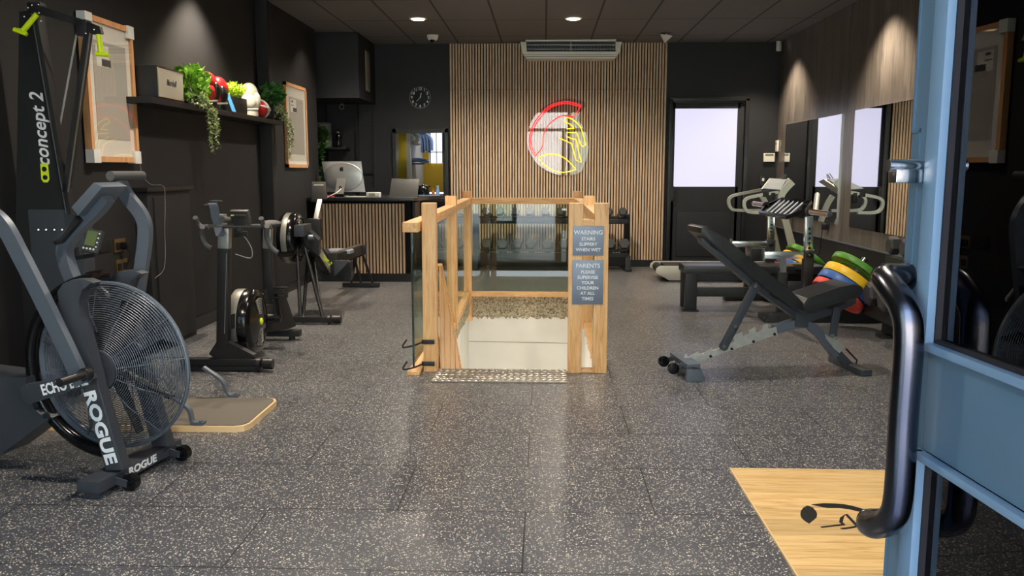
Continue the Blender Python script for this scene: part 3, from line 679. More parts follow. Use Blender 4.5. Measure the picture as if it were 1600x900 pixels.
# ============================================================ SKI ERG
SY = 4.42
se = thing('ski_machine', 'tall black ski machine with lime handles standing left of the fan bike', 'ski machine', V3(-2.6, SY+.15, 0))
def sk(x, y, dy=0): return at(x, y, SY+dy)
g = G().prism([sk(30,18,.12), sk(60,14,.12), sk(112,345,.12), sk(120,620,.12), sk(20,620,.12)], (0,.05,0)); col = g.build('back_column', 'bmetal', se)
up = (sk(57,153,.118)-sk(67,250,.118)).normalized()
text(col, 'concept 2', .105, sk(63, 203, .118), up, up.cross(V3(0,-1,0)).normalized()*-1 if up.cross(V3(0,-1,0)).x > 0 else up.cross(V3(0,-1,0)).normalized(), 'wtext', .0006, .0015, sxs=.93, shear=.25)
c = sk(70, 270, .116); g = G(); g.prism([c+up*.05+V3(-.02,0,0), c+up*.05+V3(.022,0,0), c-up*.035+V3(.022,0,0), c-up*.052+V3(.01,0,0), c-up*.052+V3(-.012,0,0), c-up*.035+V3(-.023,0,0)], (0,.002,0)); g.build('emblem', 'limetext', col)
for k in (.02, -.025): G().cyl(c+up*k+V3(0,-.003,0), c+up*k+V3(0,.0,0), .013, n=20).build('emblem', 'black', col)
for a, b in (((58,22),(112,335)), ((138,52),(104,300))):
    p_, q_ = sk(*a), sk(*b); g = G().bar(p_, q_, .022, .05, up=(0,1,0)).build('side_rail', 'bmetal', se)
    dx = -.017 if a[0] < 100 else .019
    G().bar(p_+V3(dx,-.018,0), q_+V3(dx,-.018,0), .006, .006, up=(0,1,0)).build('track', 'steel', se)
p_, q_ = sk(122,40,.10), sk(92,205,.10); G().bar(p_, q_, .006, .008).build('rope', 'gtext', se)
g = G().bar(sk(52,12), sk(140,40), .04, .035, up=(0,1,0), bev=.004).box(sk(131,44), (.06,.06,.08), bev=.006).prism([sk(137,34,-.02), sk(155,41,-.02), sk(158,52,-.02), sk(146,54,-.02), sk(136,50,-.02)], (0,.03,0)).box(sk(58,14,.03), (.07,.06,.06), bev=.006)
g.build('top_bar', 'bmetal', se)
g = G()
for x, y in ((50,8),(44,12),(38,26),(60,7),(61,20),(64,33),(147,46),(134,52)): g.sph(sk(x, y, -.035), .006, 8, 6)
g.build('bolt', 'chrome', se)
def skhandle(a, b, f1, f2):
    g = G().tube([sk(*a, -.04), sk(*b, -.04)], lambda t: .014+.003*math.sin(3*t), 14).cyl(sk(*f1, -.04), sk(*f2, -.04), .012, .010, n=12)
    g.tube([sk(*f1, -.04), sk(*b, -.04), sk(*f2, -.04)], .009, 10, sm=5)
    g.build('handle', 'lime', se)
skhandle((58,22), (36,48), (22,46), (42,54)); skhandle((154,54), (158,82), (150,84), (170,86))
# monitor on its arm, floor stand
g = G().bar(sk(112,404,-.02), sk(150,398,-.02), .03, .022).box(sk(117,395,-.02), (.03,.03,.06)).build('monitor_arm', 'bmetal', se)
cm = sk(145, 377, -.04); mr_ = Matrix.Rotation(R(10), 3, 'Y') @ Matrix.Rotation(R(-18), 3, 'X')
mo = G().box(cm, (.085, .03, .125), mt=mr_, bev=.006).build('monitor', 'gmetal2', se)
G().box(cm+mr_ @ V3(-.004,-.0165,.012), (.055, .003, .08), mt=mr_).build('screen', 'lcdgreen', mo)
g = G()
for k in range(4): g.sph(cm+mr_ @ V3(-.03+.018*k,-.018,-.045), .006, 8, 6); g.sph(cm+mr_ @ V3(.033,-.018,-.03+.024*k), .005, 8, 6)
g.build('button', 'offwhite', mo)
g = G()
for x in (60,72,85,97): g.cyl(sk(x,359,.06), sk(x,359,.075), .0045)
g.build('mounting_bolt', 'steel', se)
G().box((-2.66, SY+.14, .6), (.30, .10, 1.0), bev=.004).build('lower_column', 'gmetal2', se)
G().bar(at(129,427,4.55), at(190,478,4.3), .012, .02).build('brace', 'zinc', se)
c0, c1, c2, c3 = fl(437,622,.03), fl(383,667,.03), fl(275,667,.03), fl(345,616,.03)
yN, yF = c1.y, c0.y; xR = c0.x; xL = -2.72; rc = .06
pl_ = [(xL, yN), (xR-rc, yN), (xR-.018, yN+.02), (xR, yN+rc), (xR, yF-rc), (xR-.018, yF-.018), (xR-rc, yF), (xL, yF)]
fb = G().prism([(x, y, .0) for x, y in pl_], (0,0,.030)).build('floor_board', 'ply', se)
G().prism([(x*1-(0.012 if x > xL else 0), y+(.012 if y < (yN+yF)/2 else -.012), .030) for x, y in pl_], (0,0,.004)).build('grip_mat', 'felttop', fb)
def foot(a, b):
    p_, q_ = fl(*b, .036), None
    g = G().strap([at(*a, p_.y+.02), at((a[0]+b[0])/2+6, (a[1]+b[1])/2-2, p_.y+.01), p_+V3(-.02,0,.01), p_+V3(.04,0,.004)], (0,1,0), .035, .014, sm=4); g.cyl(p_+V3(.02,0,0), p_+V3(.02,0,.016), .012, n=6)
    g.build('support_leg', 'gmetal', se)
foot((318,574), (363,619)); foot((270,620), (308,662))
# ============================================================ BIKE ERG
def flywheel(parent, c, R_, th, badge=True, ventcol='greypaper'):
    """drum with its axle along x; c is the centre of the right hand face"""
    c = Vector(c); ax = V3(1,0,0)
    G().lathe(c-ax*th, ax, [(R_*.55,-.01),(R_*.8,-.006),(R_*.94,.008),(R_,.03),(R_,th*.30),(R_*.985,th*.32),(R_*.985,th*.62),(R_,th*.64),(R_,th-.02),(R_*.95,th-.004),(R_*.80,th+.008),(R_*.78,th+.003),(R_*.4,th+.018),(R_*.2,th+.022)], 56).build('flywheel_housing', 'gloss', parent)
    G().lathe(c-ax*th, ax, [(R_*.99,th*.30),(R_*.995,th*.32),(R_*.995,th*.62),(R_*.99,th*.64)], 56).build('perforated_band', 'band', parent)
    g = G()
    for k in range(10):
        r = R_*(.25+.05*k)
        for a in (R(90), R(-90)): g.ring(c+ax*(.0215-.001*k), ax, r, .0034, 14, 4, a-.42, a+.42)
    g.build('vent', 'band', parent)
    if badge: G().lathe(c+ax*.02, ax, [(.024,0),(.024,.008),(.018,.012)], 20).build('badge', 'limetext', parent)
    for a in (R(55), R(-120), R(170)):
        q = c-ax*th*.5+V3(0, -math.sin(a+1.2), math.cos(a+1.2))*R_
        G().box(q, (th*.9, .05, .025), mt=Matrix.Rotation(a+1.2, 3, 'X'), bev=.006).build('housing_clamp', 'gloss', parent)
BY = 5.42
be_ = thing('bike_erg', 'black stationary bike with drum flywheel, white tipped post and horned handlebar, nearest the left wall', 'exercise bike', (-2.13, 5.5, 0))
fr_ = fl(425, 582); colb = at(350, 560, BY); colt = at(351, 388, BY); tip = at(351, 352, BY)
g = G().bar((fr_.x-.62, BY-.02, .055), (fr_.x-.05, BY-.02, .055), .07, .05, bev=.005).bar((fr_.x-.62, BY-.05, .02), (fr_.x-.1, BY-.05, .02), .05, .02)
g.prism([(colb.x-.05, BY-.03, .08), (colb.x+.22, BY-.03, .08), (colb.x+.21, BY-.03, .105), (colb.x+.04, BY-.03, .19), (colb.x-.035, BY-.03, .19), (colb.x-.09, BY-.03, .11)], (0,.06,0))
g.build('front_foot', 'bmetal', be_)
G().cyl((fr_.x-.06, BY-.05, .05), (fr_.x+.0, BY-.05, .05), .035, n=18).cyl((fr_.x-.1, BY-.06, .045), (fr_.x-.075, BY-.06, .045), .045, n=18).build('transport_wheel', 'black', be_)
G().bar((colb.x, BY, .15), colt, .072, .07, up=(0,1,0), bev=.006).build('front_post', 'bmetal', be_)
G().bar((colb.x+.026, BY-.037, .25), colt+V3(.026,-.037,-.03), .003, .006, up=(0,1,0)).build('trim_line', 'alu', be_)
G().bar(colt, tip, .072, .06, up=(0,1,0), bev=.005).build('post_sleeve', 'alu', be_)
G().bar(tip+V3(-.045,0,0), tip+V3(-.045,0,.06), .005, .05).bar(tip+V3(-.03,.02,-.03), tip+V3(-.03,.02,.07), .05, .08).build('sleeve_plate', 'alu', be_)
# frame running back, rear foot, seat post
sp_ = at(418, 353, 6.3)
g = G().bar((colb.x+.02, BY, .32), (sp_.x+.0, 6.25, .26), .07, .10, bev=.006).bar((sp_.x, 6.3, .2), at(418, 388, 6.3), .065, .07, up=(0,1,0), bev=.006)
g.prism([(sp_.x-.0, 6.2, .1), (sp_.x+.12, 6.35, .1), (sp_.x+.04, 6.3, .42), (sp_.x-.03, 6.25, .42)], (.02,.12,0)); g.build('main_frame', 'bmetal', be_)
G().bar(at(418, 388, 6.3), at(419, 356, 6.3), .06, .06, up=(0,1,0), bev=.004).build('seat_post', 'alu', be_)
rf = fl(472, 527)
G().bar((rf.x-.62, 6.42, .055), (rf.x+.02, 6.42, .055), .07, .05, bev=.005).cyl((rf.x-.05, 6.42, 0), (rf.x-.05, 6.42, .04), .025).build('rear_foot', 'bmetal', be_)
sc_ = at(421, 350, 6.25)
g = G().sph(sc_+V3(0,.03,0), (.075, .11, .028)).sph(sc_+V3(0,-.1,-.005), (.028, .12, .022)); g.build('saddle', 'leather', be_)
cr = at(424, 497, 6.05)
g = G().cyl(cr+V3(-.05,0,0), cr+V3(.07,0,0), .03).bar(cr+V3(.06,0,0), at(431, 459, 6.0), .012, .03, up=(1,0,0)); g.build('crank', 'bmetal', be_)
pc = at(438, 457, 6.0)
g = G()
for dx, dz, w, h in ((-.045,0,.012,.075),(.045,0,.012,.075),(0,.035,.09,.014),(0,-.035,.09,.014),(0,0,.09,.02)): g.box(pc+V3(dx,0,dz), (w,.05,h), bev=.003)
g.cyl(at(431,459,6.0), pc, .008); g.build('pedal', 'black', be_)
flywheel(be_, at(403, 502, 5.72), .228, .20)
# handlebar
HY = BY-.04
def hp(x, y, dy=0): return at(x, y, HY+dy)
g = G().tube([hp(313,354), hp(345,354), hp(400,353), hp(418,354)], .013, 12)
g.build('handlebar', 'leather', be_)
for pts in ([(305,340),(309,349),(316,355),(326,354)], [(316,355),(315,366),(319,379),(326,386),(331,388)], [(408,341),(411,350),(417,354),(424,354)], [(417,354),(417,368),(421,382),(428,391),(434,395)]):
    G().tube([hp(*p, -.06 if i == 0 else -.02) for i, p in enumerate(pts)], .0165, 12, sm=5).build('handlebar_grip', 'leather', be_)
G().tube([hp(347,343,-.1), hp(366,344,.1)], .020, 14).build('stem_grip', 'leather', be_)
g = G().strap([hp(323,321,.02), hp(330,318,.02), hp(334,321,.0), hp(337,340), hp(341,352), hp(340,352), hp(344,369,-.05)], (1,0,0), .055, .006, sm=4); g.box(hp(338,314,.08), (.07,.04,.004)).bar(hp(334,320,.05), hp(338,313,.08), .03, .004); g.build('phone_cradle', 'gmetal', be_)
mo = G().prism([hp(358,330,.02), hp(386,330,.02), hp(391,351,-.03), hp(364,351,-.03)], (0,.045,.01), bev=.004).box(hp(373,360,.02), (.05,.05,.09), bev=.006).box(hp(379,365,0), (.06,.03,.03), bev=.006).build('monitor', 'black', be_)
G().bar(hp(361,336,-.002), hp(384,336,-.002), .002, .008, up=(0,0,1)).build('display_strip', 'darkpaper', mo)
G().box(hp(363,336.5,-.006), (.02,.002,.008)).build('indicator', 'limetext', mo)
G().tube([hp(380,368), hp(386,375), hp(393,388), hp(394,400), hp(388,403), hp(368,397)], .003, 6, sm=5).build('cable', 'gtext', be_)
# ============================================================ ROWER
RY = 7.1
ro = thing('rowing_machine', 'black rowing machine on high legs with grey banded flywheel, in front of the slatted desk', 'rowing machine', (-2.07, 8.2, 0))
r0 = fl(530, 509)
G().bar((r0.x-.62, RY, .04), (r0.x-.04, RY, .04), .055, .05, bev=.005).build('front_foot', 'bmetal', ro)
G().cyl((r0.x-.07, RY, .045), (r0.x, RY, .045), .038, n=16).cyl((r0.x-.11, RY, .04), (r0.x-.09, RY, .04), .042, n=16).build('transport_wheel', 'black', ro)
for a, b, ya, yb in (((463,370),(470,503),7.35,RY), ((482,392),(473,503),7.7,RY), ((472,370),(506,503),7.35,RY), ((487,390),(504,500),7.7,RY)):
    G().tube([at(*a, ya), at(*b, yb)], .016, 10).build('leg', 'bmetal', ro)
flywheel(ro, at(468, 372, 7.42), .225, .15, badge=False)
G().prism([at(459,352,7.15), at(474,352,7.15), at(474,370,7.15), at(459,370,7.15)], (0,.25,0), bev=.008).build('front_bracket', 'gmetal2', ro)
G().prism([at(474,352,7.3), at(484,362,7.3), at(498,376,7.3), at(498,400,7.3), at(478,384,7.3), at(472,370,7.3)], (-.06,.3,0)).build('housing_arm', 'bmetal', ro)
G().cyl(at(482,371,7.25), at(490,371,7.25), .025).build('knob', 'gmetal', ro)
bd = at(516, 428, 7.95); bs = at(482, 372, 7.45)
G().bar(bs, bd, .07, .10, bev=.006).build('front_beam', 'bmetal', ro)
G().bar(bs+V3(.037,0,-.01), bd+V3(.037,0,-.01), .004, .075).build('beam_side', 'silverplast', ro)
rs = at(571, 390, 9.35); rs_ = V3(rs.x-.05, 9.38, rs.z)
r1 = V3(bd.x, 8.0, .46)
G().bar(r1, rs_, .06, .10, bev=.006).build('monorail', 'bmetal', ro)
G().bar(r1+V3(0,0,.056), rs_+V3(0,0,.056), .045, .012).build('rail_track', 'steel', ro)
fc2 = at(512, 410, 8.0)
for k in (-1, 1):
    fp = G().prism([fc2+V3(.07*k-.035+(.0), -.14, -.06), fc2+V3(.07*k-.035, .06, -.17), fc2+V3(.07*k-.035, .10, -.15), fc2+V3(.07*k-.035, -.08, .10), fc2+V3(.07*k-.035, -.13, .10)], (.09,0,0), bev=.005).build('foot_plate', 'black', ro)
    G().strap([fc2+V3(.07*k-.05, -.02, -.02), fc2+V3(.07*k, .02, .05), fc2+V3(.07*k+.06, -.02, -.02)], (0,.7,.7), .035, .004, sm=4).build('foot_strap', 'gmetal', fp)
G().prism([at(521,407,7.75), at(546,408,7.75), at(523,432,7.75)], (-.01,.04,0)).build('foot_guard', 'gmetal2', ro)
G().prism([at(500,392,7.85), at(506,390,7.85), at(521,408,7.85), at(546,410,7.85), at(549,432,7.85), at(546,439,7.85), at(506,439,7.85), at(498,428,7.85)], (-.01,.16,0)).build('catch_housing', 'black', ro)
o = at(507, 401, 7.70); text(ro, 'concept 2', .06, o, V3(.6,0,-.8), V3(.8,0,.6), 'limetext', .001, .001, sxs=.8)
se_ = at(528, 395, 8.65)
g = G().prism([se_+V3(-.12,-.13,0), se_+V3(.16,-.13,.0), se_+V3(.17,.0,.0), se_+V3(.12,.15,0), se_+V3(-.1,.15,0), se_+V3(-.14,0,0)], (0,0,.035), bev=.012); g.build('seat', 'seatgrey', ro)
G().box(se_+V3(.02,0,-.03), (.1,.16,.06), bev=.006).build('seat_carriage', 'bmetal', ro)
rr0 = fl(592, 450)
G().bar((rr0.x-.42, 9.42, .03), (rr0.x, 9.42, .03), .06, .045, bev=.004).build('rear_foot', 'bmetal', ro)
for a, b in (((556,400),(548,448)), ((566,396),(584,448)), ((554,405),(566,448))): G().tube([at(*a, 9.38), at(*b, 9.42)], .014, 8).build('leg', 'bmetal', ro)
G().prism([at(544,392,9.3), at(566,383,9.3), at(570,386,9.3), at(570,398,9.3), at(546,408,9.3)], (0,.1,0), bev=.006).build('rear_bracket', 'bmetal', ro)
G().bar(at(549,401,9.29), at(566,392,9.29), .002, .02).build('side_label', 'brass', ro)
G().prism([at(478,342,7.6), at(500,342,7.6), at(501,375,7.6), at(484,378,7.6), at(478,352,7.6)], (0,.1,0), bev=.008).build('handle_rest', 'black', ro)
G().bar(at(494,342,7.65), at(500,312,7.75), .045, .02, bev=.003).build('monitor_arm', 'alu', ro)
g = G().prism([at(487,284,7.8), at(509,284,7.8), at(510,311,7.75), at(487,312,7.75)], (0,.04,0), bev=.005).box(at(495,313,7.77), (.09,.05,.03), bev=.006); mo = g.build('monitor', 'black', ro)
G().box(at(498,289,7.79), (.09,.002,.010)).box(at(493,294.5,7.79), (.05,.002,.006)).build('label_strip', 'gtext', mo)
# ============================================================ LEFT WALL
def lw(x, y, d=.0, X=None): return sx(x, y, (XL if X is None else X)+d)
# light switch and two sockets
for i, (x, y, lab) in enumerate(((187, 383, 'upper brass wall socket with black plugs behind the fan bike'), (190, 415, 'lower brass wall socket on the dark wall behind the fan bike'))):
    c = lw(x, y, .006); t = thing('wall_socket', lab, 'socket', c)
    G().box(c, (.012, .15, .088), bev=.002).build('plate', 'socket', t)
    g = G()
    for k in (-.037, .037): g.box(c+V3(.008,k,-.005), (.01,.05,.05), bev=.003)
    if i == 0: g.box(c+V3(.03,.02,-.005), (.05,.05,.05), bev=.008); g.tube([c+V3(.04,.02,-.02), c+V3(.05,.04,-.08), c+V3(.02,.06,-.13)], .004, 6, sm=4)
    g.build('plug', 'black', t)
c = lw(164, 384, .005); tag(G().box(c, (.01, .14, .08), bev=.003).build('light_switch', 'bmetal', None, c), 'black double light switch on the dark wall beside the brass sockets', 'switch')
cb = thing('wall_cabinet', 'plain black low cupboard against the left wall beside the fan bike', 'cabinet', (XL, 6.25, 0))
G().box((XL+.05, 6.25, .58), (.10, .72, 1.16), bev=.003).build('body', 'wall', cb)
G().box((XL+.055, 6.25, 1.175), (.13, .78, .03), bev=.003).build('top', 'wallgloss', cb)
G().box((XL+.106, 6.27, .58), (.016, .60, 1.08), bev=.003).build('door', 'wall', cb)
def poster(p, q, X, th, name, label, kind):
    (x0,y0),(x1,y1) = p, q
    a, b = sx(x0,y0,X), sx(x1,y1,X); Y0, Y1, Z1, Z0 = a.y, b.y, a.z, b.z
    t = thing(name, label, 'picture', (X, (Y0+Y1)/2, Z0)); w = .035
    g = G().box((X-th/2, (Y0+Y1)/2, Z1-w/2), (th, Y1-Y0, w)).box((X-th/2, (Y0+Y1)/2, Z0+w/2), (th, Y1-Y0, w)).box((X-th/2, Y0+w/2, (Z0+Z1)/2), (th, w, Z1-Z0)).box((X-th/2, Y1-w/2, (Z0+Z1)/2), (th, w, Z1-Z0)); g.build('frame', 'frameoak', t)
    G().box((X-th*.4, (Y0+Y1)/2, (Z0+Z1)/2), (.004, Y1-Y0-2*w, Z1-Z0-2*w)).build('mount', 'paper', t)
    W_, H_ = Y1-Y0, Z1-Z0
    G().box((X-th*.33, Y0+W_*.51, Z0+H_*.50), (.004, W_*.68, H_*.68)).build('print', 'greypaper', t)
    G().box((X-th*.28, Y0+W_*.35, Z0+H_*.74), (.004, W_*.26, H_*.15)).build('sticker', 'paper', t)
    G().box((X-th*.26, Y0+W_*.42, Z0+H_*.695), (.004, W_*.18, H_*.05)).box((X-th*.26, Y0+W_*.31, Z0+H_*.79), (.004, W_*.08, H_*.02)).box((X-th*.26, Y0+W_*.3, Z0+H_*.745), (.004, W_*.12, H_*.008)).build('printed_text', 'darkpaper', t)
    G().box((X-th*.02, (Y0+Y1)/2, (Z0+Z1)/2), (.002, W_-2*w, H_-2*w)).build('glazing', 'posterglass', t)
    if kind:
        for y in (Y0+.04, Y1-.04):
            for z in (Z0+.035, Z1-.035): G().box((X-th*.4, y, z), (th+.012, .085, .085), bev=.004).build('corner_protector', 'white', t)
    return t
poster((130,18), (219,254), XL+.055, .045, 'framed_poster', 'large oak framed poster with white corner protectors high above the fan bike', 1)
poster((446,127), (482.5,262), XL2+.035, .03, 'framed_poster', 'narrow oak framed poster on the left wall above the rowing machine', 0)
# shelf
SHX = -2.68; sa, sb = sx(237,152,SHX), sx(440,188,SHX); SZ = (sa.z+sb.z)/2; Y0, Y1 = sa.y, sb.y
print('SHELF', SZ, Y0, Y1, sa.z, sb.z)
sh = G().box(((XL+SHX)/2, (Y0+Y1)/2, SZ-.022), (SHX-XL, Y1-Y0, .044), bev=.003).build('wall_shelf', 'bmetal', None, (XL, Y0, SZ))
tag(sh, 'long black floating shelf on the left wall holding plants and boxing gloves', 'shelf')
def shp(x, Xo=-2.74): return sx(x, 160, Xo).y
# speaker
ya, yb = sx(237,140,-2.69).y+.02, sx(287,140,-2.69).y
ya = shp(250, -2.70)-.03; yb = shp(287, -2.70); zt2 = SZ+.225
t = thing('speaker', 'cream fronted black cased amplifier speaker at the near end of the shelf', 'speaker', (-2.78, (ya+yb)/2, SZ))
G().box((-2.79, (ya+yb)/2, SZ+.1125), (.18, yb-ya, .225), bev=.008).build('cabinet', 'bmetal', t)
G().box((-2.697, (ya+yb)/2, SZ+.1125), (.008, yb-ya-.02, .205), bev=.002).build('speaker_cloth', 'speaker_cloth', t)
G().ring((-2.692, (ya+yb)/2, SZ+.1125), (1,0,0), .001, .001, 4, 3)
for a, b in (((-2.692, ya+.01, SZ+.01),(-2.692, yb-.01, SZ+.01)), ((-2.692, ya+.01, SZ+.215),(-2.692, yb-.01, SZ+.215))): G().bar(a, b, .003, .005).build('piping', 'brass', t)
text(t, 'Marshall', .062, (-2.691, (ya+yb)/2, SZ+.12), (0,1,0), (0,0,1), 'darkpaper', .001, .001, sxs=.75, shear=.35)
def leaves(c, rad, n, size, seed, m, par, name='foliage', drop=0, up=.3):
    r = random.Random(seed); g = G(); c = Vector(c)
    for i in range(n):
        while 1:
            p = V3(r.uniform(-1,1), r.uniform(-1,1), r.uniform(-1,1))
            if .25 < p.length < 1: break
        d = V3(p.x, p.y, p.z+up).normalized(); q = c+V3(p.x*rad[0], p.y*rad[1], p.z*rad[2])
        s_ = size*r.uniform(.6,1.2); a = d.cross(V3(r.uniform(-1,1), r.uniform(-1,1), r.uniform(-1,1))).normalized(); nn = d.cross(a)
        d = (d+nn*.4).normalized()
        g.add([q, q+d*s_*.5+a*s_*.46+nn*s_*.06, q+d*s_, q+d*s_*.5-a*s_*.46+nn*s_*.06, q+d*s_*.5], [[0,1,4],[1,2,4],[2,3,4],[3,0,4]])
    return g.build(name, m, par, smooth=False)
def blades(c, rad, n, ln, seed, m, par, wd=.006):
    r = random.Random(seed); g = G(); c = Vector(c)
    for i in range(n):
        a = r.uniform(0, 6.283); q = r.random()**.5; d = V3(math.cos(a)*q*.9, math.sin(a)*q*.9, 1.0).normalized(); b = c+V3(math.cos(a)*q*rad[0]*.6, math.sin(a)*q*rad[1]*.6, 0)
        L_ = ln*r.uniform(.6,1.1); sd = d.cross(V3(math.sin(a),math.cos(a),.2)).normalized()*wd
        for k in range(4):
            o_ = b+d*L_*(.3+.2*k); e = V3(r.uniform(-1,1),r.uniform(-1,1),r.uniform(.2,1)).normalized()*.03
            g.add([o_-sd, o_+sd, o_+e], [[0,1,2]])
        g.add([b-sd*.4, b+sd*.4, b+d*L_], [[0,1,2]])
    return g.build('foliage', m, par, smooth=False)
def trails(starts, lens, seed, m, par, n=30, size=.030, out=V3(.05,0,0), sway=.03):
    r = random.Random(seed); st = G(); g = G()
    for s_, L_ in zip(starts, lens):
        pts = []; ph = r.uniform(0,6)
        for k in range(n+1):
            t_ = k/n; pts.append(Vector(s_)+out*min(1, t_*4)+V3(0, sway*math.sin(ph+t_*5)*t_, -L_*max(0,t_-.05)))
        st.tube(pts, .0016, 4)
        for p in pts:
            for j in range(5):
                d = V3(r.uniform(-1,1), r.uniform(-1,1), r.uniform(-.8,.4)).normalized(); a = d.cross(V3(0,0,1)).normalized(); s2 = size*r.uniform(.7,1.25)
                q = p+V3(0, 0, r.uniform(-.5,.5)*L_/n)
                g.add([q, q+d*s2*.5+a*s2*.35, q+d*s2, q+d*s2*.5-a*s2*.35], [[0,1,2,3]])
    st.build('stem', 'leafdark', par); g.build('trailing_leaves', m, par, smooth=False)
def potg(c, r, h): return G().lathe(c, (0,0,1), [(r*.8,0),(r*.85,.003),(r,h),(r*.93,h),(r*.88,h-.012)], 24)
y = shp(303); t = thing('potted_ivy', 'bright green bushy ivy in a black pot between the speaker and red gloves', 'plant', (-2.77, y, SZ))
potg((-2.78, y, SZ), .06, .11).build('pot', 'black', t); leaves((-2.74, y-.02, SZ+.17), (.09, .22, .11), 300, .066, 11, 'leafbright', t)
y = shp(299); t = thing('trailing_plant', 'pale variegated plant trailing far down from the shelf under the bright ivy', 'plant', (-2.69, y, SZ))
potg((-2.712, y-.02, SZ), .03, .07).build('pot', 'black', t); leaves((-2.70, y, SZ+.06), (.05, .13, .07), 240, .028, 12, 'leafpale', t)
trails([(-2.68, y+.0, SZ+.03), (-2.68, y+.06, SZ+.03), (-2.67, y+.12, SZ+.03), (-2.68, y+.16, SZ+.03)], [.30, .40, .36, .24], 5, 'leafpale', t, out=V3(.03,.1,0))
# gloves
def glove(name, c, main, trim, label, yaw=0, sc_=1.0):
    t = thing(name, label, 'boxing glove', c); rz = Matrix.Rotation(yaw, 3, 'Z'); c = Vector(c)
    def q(x, y, z): return c+rz @ V3(x*sc_, y*sc_, z*sc_)
    G().sph(q(0,0,.165), (.065*sc_,.075*sc_,.085*sc_), 20, 14, mt=rz @ Matrix.Rotation(.5,3,'X')).sph(q(0,-.03,.11), (.06*sc_,.06*sc_,.07*sc_), 18, 12, mt=rz).build('mitt', main, t)
    G().sph(q(.055,-.02,.12), (.03*sc_,.035*sc_,.06*sc_), 14, 10, mt=rz @ Matrix.Rotation(.3,3,'X')).build('thumb', trim, t)
    G().lathe(q(0,-.0,0), (0,-.1,1), [(.058*sc_,0),(.062*sc_,.01),(.055*sc_,.07*sc_),(.05*sc_,.085*sc_)], 20).build('cuff', trim, t)
    G().ring(q(0,-.005,.055), (0,-.1,1), .058*sc_, .008*sc_, 24, 6).build('wrist_strap', 'whiteleather', t)
    return t
glove('boxing_glove', (-2.77, shp(331), SZ), 'red', 'blackleather', 'red boxing glove with black cuff, nearer the ivy on the shelf', .3, 1.22)
glove('boxing_glove', (-2.76, shp(346), SZ), 'red', 'blackleather', 'red boxing glove with black thumb, beside the lime grass plant', -.3, 1.15)
y = shp(369); t = thing('grass_plant', 'lime green grassy plant in a square black planter in the middle of the shelf', 'plant', (-2.78, y, SZ))
G().box((-2.78, y+.01, SZ+.07), (.15, .34, .14), bev=.006).build('planter', 'black', t); blades((-2.765, y, SZ+.13), (.04, .19, 0), 340, .14, 21, 'leaflime', t)
a = sx(352,156,-2.70); yc = shp(361, -2.69)
tag(G().prism([(-2.705, yc-.085, SZ+.15), (-2.705, yc+.0, SZ+.15), (-2.675, yc+.065, SZ), (-2.675, yc-.03, SZ)], (.003,.0,.001)).build('folded_card', 'bluecard', None, (-2.68, yc, SZ)), 'small blue folded card leaning against the square planter', 'card')
y = shp(395); glove('boxing_glove', (-2.76, y-.03, SZ), 'whiteleather', 'whiteleather', 'cream white boxing glove standing beside the lime grass plant', .2, 1.25)
t = thing('head_guard', 'red and white padded boxing head guard lying beside the dark fern', 'head guard', (-2.74, shp(405), SZ)); c = V3(-2.735, shp(405), SZ+.085)
G().sph(c, (.08, .11, .085), 22, 14).build('padding', 'red', t); G().ring(c, (0,1,.3), .083, .012, 30, 8).ring(c, (0,.3,1), .092, .010, 30, 8).build('piping', 'whiteleather', t); G().sph(c+V3(.055,.03,-.01), (.035,.05,.045)).build('face_opening', 'blackleather', t)
y = shp(421, -2.76); t = thing('potted_fern', 'dark green leafy plant in a tall black vase on the far part of the shelf', 'plant', (-2.76, y, SZ))
G().lathe((-2.76, y, SZ), (0,0,1), [(.04,0),(.045,.01),(.045,.15),(.035,.18),(.045,.20)], 20).build('vase', 'black', t); leaves((-2.72, y, SZ+.26), (.085, .17, .08), 200, .055, 31, 'leafmid', t)
y = shp(436, -2.70); t = thing('trailing_plant', 'pale trailing plant hanging off the far end of the shelf beside the narrow poster', 'plant', (-2.70, y, SZ))
potg((-2.72, y, SZ), .04, .09).build('pot', 'black', t); leaves((-2.70, y+.03, SZ+.08), (.05, .12, .07), 170, .03, 41, 'leafpale', t)
trails([(-2.68, y+.02, SZ+.05), (-2.68, y+.09, SZ+.05), (-2.67, y+.15, SZ+.04)], [.36, .44, .30], 6, 'leafpale', t, out=V3(.03,.06,0))
tag(G().tube([(XL+.03, ya+.02, SZ-.04), (XL+.01, ya+.06, SZ-.2), (XL+.012, ya+.08, SZ-.5), (XL+.05, ya+.13, 1.215), (XL+.135, ya+.15, 1.2), (XL+.138, ya+.16, 1.1), (XL+.134, ya+.14, .9), (XL+.134, ya+.10, .62), (XL+.134, ya-.06, .55)], .0014, 6, sm=8).build('speaker_cable', 'gtext', None, (XL, ya, SZ)), 'thin grey cable hanging from the shelf down over the black cupboard', 'cable')
# ============================================================ DESK
dk = thing('reception_desk', 'reception desk faced with oak slats under a black worktop', 'desk', (-2.15, 10.2, 0))
G().box((-2.14, 10.38, .475), (1.15, .9, .93)).build('carcass', 'felt', dk)
G().box((-2.14, 9.915, .05), (1.17, .03, .10)).build('plinth', 'wallgloss', dk)
g = G(); x0, x1 = -2.66, -1.635; n = 26; p = (x1-x0)/n
for i in range(n): g.box((x0+p*(i+.5), 9.915, .51), (p*.60, .024, .83))
g.build('slat_front', 'slat', dk)
G().prism([(x, y, .955) for x, y in ((-2.78,9.86),(-1.53,9.86),(-1.50,10.0),(-1.44,10.5),(-1.33,10.8),(-1.25,10.95),(-1.27,11.1),(-2.78,11.1))], (0,0,.042), bev=.006).build('worktop', mat('black_worktop', (40,41,46), .25), dk)
G().box((-1.53, 10.1, .475), (.03, .4, .93)).build('side_panel', 'wallgloss', dk)
